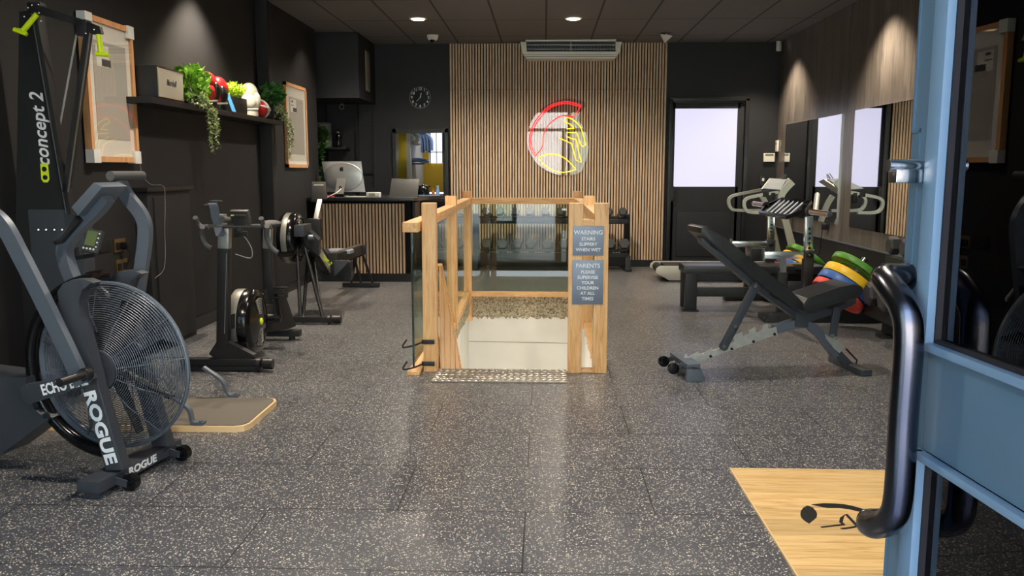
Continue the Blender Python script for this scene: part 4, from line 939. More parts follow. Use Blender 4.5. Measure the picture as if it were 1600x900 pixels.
ZD = .997
def dk_at(x, y, Y): return at(x, y, Y)
IY = 10.25
t = thing('desktop_computer', 'silver all in one computer seen from behind on the desk', 'computer', at(532, 307, IY))
pts = [at(502.5,252.5,IY), at(564,252,IY), at(570.5,300,IY), at(511,300,IY)]
G().prism(pts, (0,.02,0), bev=.004).sph((pts[0]+pts[2])/2+V3(0,.0,0), (.24,.018,.172), 32, 16).build('screen_back', 'alu', t)
ca = at(533,279,IY-.05); cb_ = at(533,302,IY-.12)
G().strap([at(533,279,IY-.02), at(532,290,IY-.05), at(530,303,IY-.10), V3(at(530,306,IY-.1).x, IY-.05, ZD+.006), V3(at(530,306,IY-.1).x, IY+.12, ZD+.006)], (1,0,0), .105, .010).build('stand', 'alu', t)
G().ring(at(532,293,IY-.075), (0,1,.2), .014, .005, 20, 6).build('cable_hole', 'black', t)
# fruit emblem
lc = at(533.5, 264.5, IY-.024)
g = G(); pr = [(0,.017),(.006,.021),(.013,.020),(.018,.014),(.0145,.008),(.0145,.002),(.019,-.004),(.015,-.015),(.008,-.021),(0,-.018),(-.008,-.021),(-.016,-.014),(-.020,-.002),(-.018,.012),(-.010,.020),(-.004,.020)]
g.prism([lc+V3(x*1.25,0,z*1.25) for x, z in pr], (0,.003,0)); g.prism([lc+V3(x,0,z) for x, z in ((.0,.027),(.004,.036),(.012,.040),(.010,.031))], (0,.003,0)); g.build('emblem', 'black', t)
tag(G().tube([at(533,295,IY-.09), at(526,301,IY-.2), at(515,306.5,IY-.25), at(505,311,9.95)], .006, 8, sm=6).build('white_cable', 'white', None, at(520,307,IY)), 'white cable curving from the computer stand to the left end of the desk', 'cable')
tag(G().tube([V3(-2.50,10.02,ZD+.006), V3(-2.58,9.98,ZD+.02), V3(-2.66,9.93,ZD+.006)], .007, 8, sm=5).build('red_cable', 'redcable', None, (-2.6,9.95,ZD)), 'short red cable at the left end of the desk', 'cable')
c = V3(at(556,308,10.05).x, 10.05, ZD); tag(G().box(c+V3(0,0,.006), (.24,.10,.012), bev=.003).build('keyboard', 'white', None, c), 'slim white keyboard lying beside the computer stand', 'keyboard')
c = V3(at(584,308,10.02).x, 10.02, ZD); t = thing('card_reader', 'small white card terminal on the desk front edge', 'card terminal', c)
G().box(c+V3(0,0,.03), (.16,.10,.06), bev=.008).build('body', 'white', t); G().box(c+V3(-.01,-.051,.03), (.07,.004,.035)).build('display', 'gtext', t)
LY = 10.3
t = thing('laptop', 'dark grey laptop seen from behind, open on the desk', 'laptop', at(632, 308, LY))
G().prism([at(612,279,LY+.0), at(655,280,LY+.0), at(652,308,LY-.10), at(608,308,LY-.10)], (0,.008,0), bev=.002).build('lid', 'laptop', t)
c = at(630,309,LY); G().box((c.x, LY+.04, ZD+.008), (.34,.24,.014), bev=.003).build('keyboard_base', 'laptop', t)
KY = 10.85
c = at(662, 306, KY); c.z = ZD; t = thing('kettle', 'gloss black kettle standing behind the laptop', 'kettle', c)
G().lathe(c, (0,0,1), [(.07,0),(.078,.01),(.075,.06),(.058,.115),(.045,.125),(.02,.132),(.012,.145)], 28).build('body', 'gloss', t)
G().tube([c+V3(-.05,0,.115), c+V3(-.10,0,.12), c+V3(-.105,0,.06), c+V3(-.07,0,.02)], .009, 8, sm=5).build('handle', 'gloss', t); G().cyl(c+V3(.05,0,.09), c+V3(.085,0,.12), .016, .01).build('spout', 'gloss', t)
c = at(677, 306, KY); c.z = ZD; tag(G().lathe(c, (0,0,1), [(.02,0),(.022,.005),(.022,.05),(.008,.065),(.009,.085)], 16).build('bottle', 'amber', None, c), 'tiny amber bottle between the kettle and the tall blue bottle', 'bottle')
c = at(684, 306, KY); c.z = ZD; tag(G().lathe(c, (0,0,1), [(.024,0),(.026,.008),(.024,.06),(.015,.09),(.02,.125)], 16).build('bottle', 'bluebottle', None, c), 'slim pale blue bottle at the right end of the desk', 'bottle')
c = V3(-1.48, 10.75, ZD); tag(G().prism([c+V3(-.16,-.11,0), c+V3(.16,-.11,0), c+V3(.16,.1,0), c+V3(-.16,.1,0)], (0,0,.008), bev=.002).build('tray', 'bluebottle', None, c), 'flat pale tray on the right end of the desk by the kettle', 'tray')
# shelf with drum, bottle and hanging plant behind the desk
a, b = at(486,232,11.5), at(544,231,11.5)
tag(G().box(((a.x+b.x)/2, 11.5, a.z), (b.x-a.x, .28, .03), bev=.003).build('wall_shelf', 'bmetal', None, (a.x, 11.5, a.z)), 'short black shelf on the back wall above the computer', 'shelf')
c = at(497, 230, 11.48); c.z = a.z+.015
t = thing('steel_drum', 'round polished steel pot on the short shelf behind the computer', 'pot', c); G().lathe(c, (0,0,1), [(.18,0),(.19,.01),(.19,.30),(.18,.325),(.0,.33)], 40).build('body', 'spun', t); G().ring(c+V3(0,0,.30), (0,0,1), .19, .006, 40, 6).build('rim', 'steel', t)
c = at(529, 230, 11.48); c.z = a.z+.015
t = thing('water_bottle', 'dark bottle with a silver cap at the end of the short shelf', 'bottle', c); G().lathe(c, (0,0,1), [(.04,0),(.043,.01),(.043,.15),(.03,.18)], 24).build('body', 'gloss', t); G().sph(c+V3(0,0,.20), (.028,.028,.028)).build('cap', 'steel', t)
c = at(497, 215, 11.2); t = thing('hanging_plant', 'dark green trailing plant hanging down behind the rowing machine monitor', 'plant', c)
potg(c+V3(-.02,.1,-.0), .07, .10).build('pot', 'black', t); leaves(c+V3(0,0,.0), (.11,.12,.14), 220, .07, 51, 'leafdark', t)
trails([c+V3(-.06,0,-.02), c+V3(0,-.02,-.04), c+V3(.06,0,-.0), c+V3(.02,.02,0)], [.42,.55,.32,.46], 9, 'leafdark', t, n=20, size=.055, out=V3(0,-.03,0))
c = at(534, 166, 11.5); t = thing('round_camera', 'small round camera with a pale collar under the ceiling boxing', 'camera', c)
G().ring(c+V3(0,0,-.01), (0,1,0), .028, .006, 20, 6).sph(c+V3(0,.01,.045), (.022,.022,.022)).build('collar', 'alu', t); G().sph(c+V3(0,0,-.01), .026).build('lens', 'gloss', t)
# clock
c = at(656.5, 152.5, YB-.02); t = thing('wall_clock', 'round black wall clock with pale numerals left of the slatted wall', 'clock', c); Rc = .142
G().cyl(c+V3(0,.015,0), c, Rc, n=48).build('dial', 'gloss', t); G().ring(c, (0,1,0), Rc, .003, 60, 6).build('rim', 'gtext', t)
for k in range(12):
    a = R(90-30*(k+1)); text(t, str(k+1), .05, c+V3(math.cos(a)*Rc*.80, -.003, math.sin(a)*Rc*.80), (1,0,0), (0,0,1), 'wtext', .0005, .0012, name='numeral')
for a, L_, w_ in ((R(75), .065, .009), (R(68), .02, .012), (R(225), .07, .004)): G().bar(c+V3(0,-.004,0), c+V3(math.cos(a)*L_, -.004, math.sin(a)*L_), w_, .002, up=(0,1,0)).build('hand', 'wtext', t)
# ============================================================ ON THE SLATTED WALL
AY = 11.36
ac = thing('air_conditioner', 'long white air conditioning unit fixed at the top of the slatted wall', 'air conditioner', at(892, 90, AY+.1))
def ap(x, y, d=0): return at(x, y, AY+d)
w3 = (0, .26, 0)
G().prism([ap(821,57), ap(963,57), ap(963,64.5), ap(821,64.5)], w3, bev=.005).build('top_casing', 'offwhite', ac)
G().prism([ap(813,65), ap(822,65), ap(823,78), ap(822,81), ap(964,81), ap(962,78), ap(962,65), ap(972,65), ap(969,80), ap(961,91.5), ap(823,91.5), ap(816,82)], w3, bev=.004).build('front_casing', 'offwhite', ac)
G().prism([ap(822,65,.07), ap(963,65,.07), ap(963,80,.07), ap(822,80,.07)], (0,.15,0)).build('outlet', 'black', ac)
g = G().bar(ap(824,70.5,.01), ap(961,70.5,.01), .05, .006).bar(ap(824,77,.02), ap(961,77,.02), .03, .004).bar(ap(892,66,.01), ap(892,79,.01), .03, .008, up=(1,0,0)); g.build('louvre', 'alu', ac)
g = G()
for k in range(28): x = 826+k*4.9; g.bar(ap(x,71,.05), ap(x,79,.05), .02, .004, up=(1,0,0))
g.build('vane', 'gmetal', ac)
G().bar(ap(818,85.5,-.002), ap(967,85.5,-.002), .004, .004).bar(ap(822,88.5,-.002), ap(963,88.5,-.002), .004, .008).build('seam', 'gtext', ac)
# neon helmet sign
NY = YB-.09
def nz(x, y): return at(700+x/3.461, 40+y/3.461, NY)
ns = thing('neon_sign', 'red and yellow neon helmet sign on clear acrylic on the slatted wall', 'neon sign', at(870, 214, NY))
shape = [(735,410),(748,430),(700,500),(740,560),(762,660),(735,760),(705,800),(600,808),(510,770),(465,725),(432,660),(428,590),(455,510),(510,445),(600,400),(660,393)]
G().prism([nz(*p)+V3(0,.022,0) for p in smoothpts([(x,y,0) for x,y in shape], 3, True) for p in [(p.x,p.y)]], (0,.005,0)).build('acrylic_backing', 'acrylic', ns, smooth=False)
def neon(pts, m, closed=True, sm=4): G().tube([nz(*p) for p in pts], .0056, 8, sm=sm, closed=closed).build('neon_tube', m, ns)
def seg(*runs):
    out = []
    for r_ in runs:
        q = smoothpts([(x, y, 0) for x, y in r_], 6) if len(r_) > 2 else [Vector((x, y, 0)) for x, y in r_]
        out += [(p.x, p.y) for p in q if not out or (p.x-out[-1][0])**2+(p.y-out[-1][1])**2 > 4]
    return out
neon(seg([(722,430),(640,412),(560,430),(500,480),(455,550),(440,620),(448,670),(472,705)], [(472,705),(510,655),(517,590),(545,535),(598,495),(640,486),(682,495)], [(682,495),(722,430)])[:-1], 'neonr', sm=0)
for dx, dy, i in ((6,8,0),):
    neon(seg([(715,438),(640,421),(566,438),(508,487),(463,556),(449,620),(456,665),(472,690)]), 'neonr', False, 0)
neon(seg([(628,520),(645,497),(690,520),(722,562),(745,645)], [(745,645),(722,650),(700,590),(695,579)], [(695,579),(643,578)]), 'neony', False, 0)
neon(seg([(628,520),(660,533),(683,556)], [(683,556),(641,558)]), 'neony', False, 0)
neon(seg([(600,608),(640,625),(670,640)], [(670,640),(692,728)], [(692,728),(720,740)], [(720,740),(692,615)], [(692,615),(665,610),(640,597)]), 'neony', False, 0)
neon(seg([(487,714),(530,698),(590,698),(645,728),(692,778)], [(692,778),(640,792),(590,790),(535,765),(487,714)])[:-1], 'neony', sm=0)
# ============================================================ CEILING
for x, y, lab in ((653, 29, 'round ceiling downlight above the desk side, left of the air conditioner'), (896, 28.5, 'round ceiling downlight in front of the air conditioner')):
    p = fl(x, y, ZC); t = thing('downlight', lab, 'ceiling light', (p.x, p.y, ZC))
    G().lathe((p.x,p.y,ZC-.008), (0,0,1), [(.075,0),(.095,.002),(.098,.008)], 36).build('trim_ring', 'white', t)
    G().cyl((p.x,p.y,ZC-.012), (p.x,p.y,ZC-.009), .07, n=32).build('lens', 'lamp', t)
    light('downlight_lamp', 'SPOT', (p.x, p.y, ZC-.03), 130, (1, .88, .72), spot_size=R(150), spot_blend=.8, shadow_soft_size=.06)
for x, y in ((-1.5, 5.6), (.9, 5.6), (-1.5, 2.6), (.9, 2.6)):
    t = thing('downlight', 'round ceiling downlight above the %s of the gym' % {(-1.5,5.6):'left side, level with the stairs', (.9,5.6):'right side, level with the stairs', (-1.5,2.6):'left side, nearest the shopfront', (.9,2.6):'right side, nearest the shopfront'}[(x,y)], 'ceiling light', (x, y, ZC), 'front downlights')
    G().lathe((x,y,ZC-.008), (0,0,1), [(.075,0),(.095,.002),(.098,.008)], 24).build('trim_ring', 'white', t)
    G().cyl((x,y,ZC-.012), (x,y,ZC-.009), .07, n=24).build('lens', 'lamp', t)
    light('downlight_lamp', 'SPOT', (x, y, ZC-.03), 110, (1, .88, .72), spot_size=R(150), spot_blend=.8, shadow_soft_size=.06)
p = fl(676, 55, ZC); t = thing('dome_camera', 'white dome security camera on the ceiling near the back wall', 'camera', (p.x,p.y,ZC))
G().lathe((p.x,p.y,ZC-.07), (0,0,1), [(.03,0),(.055,.012),(.068,.035),(.072,.07)], 28).build('housing', 'white', t); G().sph((p.x,p.y-.02,ZC-.055), .035).build('lens', 'gloss', t)
p = at(1039, 60, 10.9); t = thing('cone_spotlight', 'small white cone shaped fitting on the ceiling right of the air conditioner', 'light fitting', p)
G().lathe(p+V3(0,0,-.05), (.15,-.1,1), [(.008,0),(.075,.085),(.075,.09),(.0,.09)], 24).build('shade', 'white', t); G().cyl(p+V3(.01,0,.03), (p.x+.02,p.y,ZC), .012).build('stem', 'white', t)
p = at(1217, 72, 11.5); t = thing('motion_sensor', 'small white motion sensor in the top right back corner', 'sensor', p); G().box(p, (.055,.05,.13), rz=R(40), bev=.012).build('body', 'white', t); G().box(p+V3(-.02,-.02,-.02), (.03,.02,.05), rz=R(40), bev=.006).build('lens', 'offwhite', t)
p = at(1201.5, 246, YB-.02); t = thing('alarm_keypad', 'white alarm keypad on the back wall beside the door', 'keypad', p); G().box(p, (.145,.03,.115), bev=.006).build('body', 'offwhite', t); G().box(p+V3(0,-.016,.035), (.11,.003,.028)).build('display', 'lcd', t)
p = sx(1214, 228, XR-.015); t = thing('thermostat', 'slim white thermostat at the far end of the right hand wall', 'thermostat', p); G().box(p, (.025,.09,.15), bev=.005).build('body', 'offwhite', t); G().box(p+V3(-.013,0,.03), (.003,.05,.03)).build('display', 'lcd', t)
p = at(1192, 283, YB-.015); t = thing('switch_plate', 'small dark switch plate on the back wall behind the treadmill', 'switch', p); G().box(p, (.09,.02,.14), bev=.004).build('plate', 'bmetal', t); G().box(p+V3(0,-.012,.02), (.03,.006,.04), bev=.002).build('rocker', 'offwhite', t)
p = sx(1291, 354, XR-.02); t = thing('wall_socket', 'black plug in the right wall socket with a cable dropping behind the rack', 'socket', p); G().box(p+V3(.012,0,.02), (.012,.09,.09), bev=.002).build('plate', 'bmetal', t); G().box(p+V3(-.02,0,-.0), (.06,.05,.07), bev=.008).build('plug', 'black', t)
tag(G().tube([p+V3(-.04,0,-.03), p+V3(-.05,0,-.15), p+V3(-.05,.05,-.3), p+V3(-.08,.3,-.42), p+V3(-.2,.7,-.62)], .006, 6, sm=5).build('power_cable', 'black', None, p), 'black cable hanging from the plug on the right wall', 'cable')
# mirrors
for (ya, yb, z0, z1, lab) in ((9.17, 11.24, .74, 1.90, 'wall mirror on the right wall nearer the back door'), (6.4, 8.78, .74, 1.91, 'wall mirror on the right wall nearer the blue entrance door')):
    t = thing('wall_mirror', lab, 'mirror', (XR, (ya+yb)/2, z0)); G().box((XR-.006, (ya+yb)/2, (z0+z1)/2), (.008, yb-ya, z1-z0)).build('mirror_glass', 'mirror', t)
    G().box((XR-.004, yb+.002, (z0+z1)/2), (.012, .006, z1-z0)).build('polished_edge', 'chrome', t)
# ============================================================ DUMBBELL RACK
DY = 11.28
RX0, RX1 = at(744, 400, DY).x, at(979, 400, DY).x
dr = thing('dumbbell_rack', 'black two tier dumbbell rack against the slatted wall behind the stairs', 'dumbbell rack', ((RX0+RX1)/2, DY, 0))
zU, zL = at(860, 345, DY-.1).z, at(860, 397, DY-.15).z
for x in (RX0, RX1):
    G().bar((x, DY+.16, .03), (x, DY+.02, zU+.08), .075, .06, up=(0,1,0), bev=.004).box((x, DY, .02), (.09,.55,.035), bev=.004).bar((x, DY-.22, .03), (x, DY-.17, zL-.02), .07, .05, up=(0,1,0), bev=.004).build('upright', 'bmetal', dr)
for z, y in ((zU, DY-.02), (zL, DY-.08)):
    g = G()
    for dy_, dz in ((-.09,-.02), (.09,.035)): g.bar((RX0, y+dy_, z+dz), (RX1, y+dy_, z+dz), .06, .035, bev=.003)
    g.bar((RX0, y-.115, z+.0), (RX1, y-.115, z+.0), .006, .05); g.build('tier', 'bmetal', dr)
G().box(((RX0+RX1)/2, DY+.05, .12), (RX1-RX0, .03, .14), bev=.003).build('cross_brace', 'bmetal', dr)
iron = mat('grey_rubber_head', (58,58,60), .5)
def dumbbell(s_, label, group):
    t = thing('hex_dumbbell', label, 'dumbbell', (0,0,0), group)
    for k in (-1, 1):
        L_ = .075*s_; R_ = .068*s_
        prof = [(R_*.8,0),(R_,.012),(R_,L_-.012),(R_*.8,L_)]
        G().lathe((0, k*.105*s_-L_/2, 0), (0,1,0), prof, 6).build('head', iron, t, ang=20)
    G().cyl((0,-.08*s_,0), (0,.08*s_,0), .016).build('handle', 'chrome', t)
    return t
def place(proto, loc, rot, label, sc=1):
    c = copy_tree(proto); c.location = loc; c.rotation_euler = rot; c['label'] = label; c.scale = (sc,sc,sc); return c
proto = dumbbell(1, 'x', 'dumbbells on the rack by the slatted wall'); first = True
def pdb(loc, rot, label, sc, group=None):
    global first
    c = proto if first else copy_tree(proto); first = False
    c.location = loc; c.rotation_euler = rot; c['label'] = label; c.scale = (sc,)*3
    if group: c['group'] = group
up_x = [760.5,782,805,828,852,876,899,922,950,972]; lo_x = [760,785,807,830,855,881,905,930,953,975]
for i, x in enumerate(up_x):
    p = at(x, 335, DY-.03); pdb((p.x, DY-.02, zU+.095), (R(-16),0,R(random.uniform(-4,4))), 'small black hex dumbbell on the upper tier of the rack, %s from its left end' % ORD[i], .88)
for i, x in enumerate(lo_x):
    p = at(x, 385, DY-.1); pdb((p.x, DY-.08, zL+.105), (R(-16),0,R(random.uniform(-4,4))), 'large black hex dumbbell on the lower tier of the rack, %s from its left end' % ORD[i], 1.12)
# ============================================================ TREADMILL
tm = thing('treadmill', 'silver treadmill with looped handrails standing by the right wall', 'treadmill', (2.2, 10.3, 0))
Yn, Yf = 9.98, 10.62
def t_(x, y, Y=Yn): return at(x, y, Y)
a = t_(1029, 420); XD = a.x; zt3 = .19
G().prism([(XD+.04, Yn+.05, .16), (XD, Yn+.05, .10), (XD+.12, Yn+.05, .03), (3.0, Yn+.05, .03), (3.0, Yn+.05, .17)], (0, Yf-Yn-.1, 0), bev=.01).build('deck', 'bmetal', tm)
G().box((2.2, (Yn+Yf)/2, .178), (1.5, .50, .008)).cyl((XD+.05, Yn+.07, .13), (XD+.05, Yf-.07, .13), .05, n=24).build('belt', 'rubber', tm)
for y in (Yn+.02, Yf-.02): G().prism([(XD-.02, y, .16), (XD-.03, y, .11), (XD+.13, y, .02), (3.0, y, .02), (3.0, y, .19), (XD+.02, y, .19)], (0, .05 if y < 10.2 else -.05, 0), bev=.01).build('side_rail', 'silverplast', tm)
ups = G().strap([t_(1238,284), t_(1230,292), t_(1221,304), t_(1220,318), t_(1227,345), t_(1238,385), t_(1252,432)], (0,1,0), .05, .075, sm=3); ups.build('upright', 'silverplast', tm)
G().strap([t_(1190,306,Yf), t_(1198,322,Yf), t_(1208,360,Yf), t_(1216,395,Yf), t_(1226,425,Yf)], (0,1,0), .05, .06, sm=3).build('upright', 'silverplast', tm)
for Y, pts in ((Yn+.0, [(1216,300),(1180,306.5),(1166,311),(1162.5,319),(1166,328.5),(1176,332),(1200,332)]), (Yf, [(1192,296),(1152,304),(1141,308.5),(1138.5,316),(1142,325),(1152,328.5),(1190,329)])):
    G().strap([t_(x, y, Y) for x, y in pts], (0,1,0), .045, .034, sm=5).build('handrail', 'silverplast', tm)
cn = G().prism([t_(1189,296,Yn+.05), t_(1202,278.5,Yn+.3), t_(1233,280,Yn+.3), t_(1222,299,Yn+.05)], (.03,.10,-.03), bev=.005); cn.build('console', 'silverplast', tm)
G().prism([t_(1191,294.5,Yn+.04), t_(1203,279.5,Yn+.28), t_(1229,280.5,Yn+.28), t_(1219,297,Yn+.04)], (0,-.004,.004)).build('screen', mat('glossy_pale_screen', (170,178,184), .12), tm)
g = G().bar(t_(1190,298,Yn+.02), t_(1217,300,Yn+.02), .05, .05, bev=.01).box(t_(1196,303), (.07,.06,.07), bev=.01).box(t_(1207,309), (.05,.05,.12), bev=.01); g.build('control_panel', 'black', tm)
g = G().tube([t_(1218,279,Yn+.3), t_(1224,271,Yn+.3), t_(1227,272,Yn+.3), t_(1222,279,Yn+.3)], .006, 6).tube([t_(1224,279,Yn+.3), t_(1229,272,Yn+.3), t_(1227,279,Yn+.3)], .005, 6); g.build('tablet_clip', 'steel', tm)
# ============================================================ ADJUSTABLE BENCH
BP = V3(.95, 5.43, 0); BA = R(9); bx = V3(math.cos(BA), math.sin(BA), 0); bw = V3(-math.sin(BA), math.cos(BA), 0)
def bp(x, y, o=0): return onplane(x, y, BP+bw*o, bw)
ab = thing('adjustable_bench', 'black adjustable weight bench with raised backrest and notched silver ladder beam', 'weight bench', BP+bx*.55)
def bpoly(g, o, wd, pts, bev=0): return g.prism([bp(x, y, o) for x, y in pts], bw*wd, bev)
PW = .27; o0 = -PW/2
bpoly(G(), o0, PW, [(1096,356),(1101,353.5),(1108,354.5),(1135,373),(1170,402),(1205,430),(1240,458),(1256,474),(1254,484),(1246,485),(1232,476),(1180,437),(1140,402),(1096,365)], .006).build('backrest_pad', 'pad', ab)
bpoly(G(), -.045, .09, [(1095,372),(1101,371),(1130,392),(1180,432),(1235,474),(1250,488),(1243,497),(1180,452),(1130,408),(1098,381)], .003).build('backrest_frame', 'gmetal2', ab)
bpoly(G(), o0, PW, [(1254,477),(1262,466),(1280,460),(1312,449),(1335,444),(1347,448),(1349,455),(1345,464),(1310,474),(1282,483),(1264,487),(1256,486)], .006).build('seat_pad', 'pad', ab)
bpoly(G(), -.04, .08, [(1252,490),(1300,484),(1338,466),(1338,474),(1305,490),(1262,504),(1250,498)], .003).build('seat_frame', 'gmetal2', ab)
for px, py in ((1115,382),(1208,459)): G().strap([bp(px-5,py-5,-.05), bp(px+6,py+3,-.05), bp(px+6,py+9,-.05), bp(px-5,py+1,-.05)], bw, .008, .005, closed=True).build('handle_loop', 'black', ab)
# main beam
bpoly(G(), -.035, .07, [(1212,510),(1241,501),(1262,501),(1275,506),(1290,520),(1303,538),(1312,556),(1304,560),(1293,545),(1280,528),(1268,516),(1258,512),(1244,513),(1214,522)], .003).build('main_beam', 'gmetal', ab)
bpoly(G(), -.05, .10, [(1245,487),(1262,489),(1263,512),(1243,511)], .004).build('pivot_bracket', 'gmetal2', ab)
ladder = [(1068,561),(1071,552),(1076,558),(1092,549),(1091,554),(1099,553),(1113,543),(1113,548),(1121,547),(1127,544),(1148,533),(1145,527),(1160,518),(1161,525),(1171,522),(1170,517),(1180,511),(1182,520),(1190,516),(1192,509),(1199,506),(1201,514),(1213,511),(1215,523),(1150,545),(1075,570)]
for o in (-.045, .03): bpoly(G(), o, .008, ladder).build('ladder_plate', 'zinc', ab)
bpoly(G(), -.037, .067, [(1080,562),(1150,540),(1213,517),(1214,521),(1150,544),(1080,567)]).build('ladder_core', 'zinc', ab)
for px, py in ((1077,568),(1110,556.5),(1143,545),(1177,533.5),(1210,522)): p = bp(px, py, -.046); G().cyl(p, p-bw*.008, .009, n=12).build('bolt', 'black', ab)
# support struts
for o in (-.075, .055): G().bar(bp(1180,447,o), bp(1131,541,o), .018, .055, up=bx, bev=.003).cyl(bp(1180,447,o)-bw*.012, bp(1180,447,o)+bw*.012, .028).cyl(bp(1131,541,o)-bw*.012, bp(1131,541,o)+bw*.012, .028).build('support_strut', 'gmetal2', ab)
g = G().cyl(bp(1131,541,-.09), bp(1131,541,.08), .012).cyl(bp(1180,447,-.09), bp(1180,447,.08), .012).cyl(bp(1149,510,-.11), bp(1149,510,.09), .011); g.build('cross_pin', 'black', ab)
for o in (-.055, .04): G().bar(bp(1308,480,o), bp(1301,525,o), .014, .05, up=bx, bev=.003).build('seat_strut', 'gmetal2', ab)
for o in (-.042, .032): bpoly(G(), o, .01, [(1289,521),(1296,528),(1305,526),(1307,532),(1313,529),(1314,536),(1322,540),(1312,552),(1303,545),(1291,530)]).build('seat_ladder', 'zinc', ab)
G().cyl(bp(1301,525,-.07), bp(1301,525,.06), .014).build('seat_pin', 'black', ab)
# rear leg foot
g = G(); p = bp(1304,548); q = bp(1331,576); g.bar(p, q, .06, .05, bev=.003); g.bar(V3(q.x,q.y,.02)-bw*.22-bx*.02, V3(q.x,q.y,.02)+bw*.22-bx*.02, .07, .04, bev=.004); g.build('rear_foot', 'gmetal2', ab)
G().tube([bp(1322,545,-.05), bp(1339,563,-.05), bp(1337,571,-.05), bp(1328,573,-.05)], .006, 8).build('lift_handle', 'black', ab)
# front foot, plate and wheels
f0 = bp(1066, 562); 
ff = V3(f0.x, f0.y, 0)
G().bar(ff-bw*.23+UZ*.095, ff+bw*.13+UZ*.095, .085, .035, bev=.003).prism([ff-bw*.23-bx*.04+UZ*.10, ff-bw*.23+bx*.04+UZ*.10, ff-bw*.23+bx*.075+UZ*.02, ff-bw*.23+bx*.075, ff-bw*.23-bx*.045, ff-bw*.23-bx*.045+UZ*.02], bw*.03, .002).bar(ff-bw*.22, ff+bw*.13, .02, .1).build('front_foot', 'gmetal', ab)
for o in (-.08, .05):
    c = ff-bx*.10+bw*(o*1.6)+UZ*.065
    G().lathe(c-bw*.014, bw, [(.02,0),(.036,.002),(.036,.026),(.02,.028)], 24).build('wheel', 'gloss', ab)
    G().bar(c, c+bx*.07+UZ*.02, .01, .03, up=UZ).build('wheel_bracket', 'gmetal2', ab)
# ============================================================ COMBO RACK with flat bench
cr_ = thing('bench_press_rack', 'black flat bench rack with chrome punched uprights behind the adjustable bench', 'bench rack', (2.3, 8.0, 0))
l = fl(1072, 486); yb0 = l.y
Zp = at(1072, 416, yb0).z
xa, xb = at(1068, 420, yb0).x, at(1288, 420, yb0).x
G().box(((xa+xb)/2, yb0+.14, Zp-.03), (xb-xa, .33, .075), bev=.018).build('bench_pad', 'pad', cr_)
for z, h in ((.315, .085), (.165, .085)): G().box(((xa+xb)/2+.03, yb0+.14, z), (xb-xa-.06, .07, h), bev=.004).build('bench_rail', 'bmetal', cr_)
G().box((xa+.075, yb0+.02, Zp/2-.03), (.11, .07, Zp-.07), bev=.004).box((xa+.075, yb0+.02, .006), (.15,.11,.012)).box((xa+.075, yb0+.26, Zp/2-.03), (.11,.07,Zp-.07), bev=.004).build('bench_leg', 'bmetal', cr_)
NU, FU = 7.45, 8.62
def upright(px, Y, ytop, ysl, tilt=0):
    a = at(px, ysl, Y); b = at(px+.3, ytop, Y); f_ = V3(a.x, Y, .03)
    G().bar(f_, a, .085, .07, up=(0,1,0), bev=.004).build('upright', 'bmetal', cr_)
    c = G().bar(a, b, .066, .055, up=(0,1,0), bev=.003).build('chrome_post', 'chrome', cr_)
    n = 5; g = G()
    for k in range(n):
        t_k = (k+.5)/(n+2.0); q = a+(b-a)*t_k+V3(0,-.029,0); g.cyl(q+V3(0,.0,0), q-V3(0,.002,0), .012, n=16)
    g.build('adjustment_hole', 'black', c)
    G().sph(a+V3(0,-.045,-.04), .026).build('knob', 'gloss', cr_)
    return f_
fn = upright(1263, NU, 338, 391); ff_ = upright(1204, FU, 338, 375)
for (x0_, x1_, yy, Y, pk, pyb) in ((1193, 1254, 398.5, NU, 1222.5, 425), (1143, 1197, 381.5, FU, 1170, 400)):
    p, q = at(x0_, yy, Y), at(x1_, yy, Y)
    G().bar(p, q, .06, .06, bev=.003).bar(p+V3(-.004,0,-.045), p+V3(-.004,0,.055), .07, .012, up=(1,0,0)).build('safety_arm', 'chrome', cr_)
    a = at(pk, yy+5, Y); b = at(pk, pyb, Y); G().bar(a, b, .055, .05, up=(0,1,0)).build('safety_post', 'chrome', cr_)
    G().bar(b, V3(b.x, Y, .03), .075, .065, up=(0,1,0), bev=.003).build('safety_sleeve', 'bmetal', cr_)
p = at(1184, 396, NU+.5); G().box(p, (.12,.10,.10), bev=.006).build('sleeve_block', 'black', cr_)
G().bar(at(1229,447,NU), at(1255,447,NU), .06, .08, bev=.003).bar(at(1229,417,FU-.2), at(1262,417,NU), .05, .05).build('cross_tube', 'bmetal', cr_)
bb = fl(1188, 500); G().prism([(bb.x, NU-.12, .0), (3.0-.05, NU-.12, .0), (2.86, NU-.12, .16), (2.7, NU-.12, .18), (2.55, NU-.12, .085), (bb.x+.07, NU-.12, .085)], (0,.03,0), bev=.003).box(((bb.x+2.9)/2, NU, .03), (2.9-bb.x, .2, .05), bev=.004).box((ff_.x+.1, FU, .03), (1.1,.1,.06), bev=.004).box((fn.x+.02, (NU+FU)/2, .05), (.09, FU-NU, .07), bev=.004).build('base_frame', 'bmetal', cr_)
g = G()
for k in range(6): x = bb.x+.12+.11*k; g.cyl((x, NU-.123, .045), (x, NU-.121, .045), .014, n=16)
g.build('base_hole', 'rubber', cr_); G().sph((bb.x+.42, NU-.14, .05), .028).build('pull_pin', 'chrome', cr_)
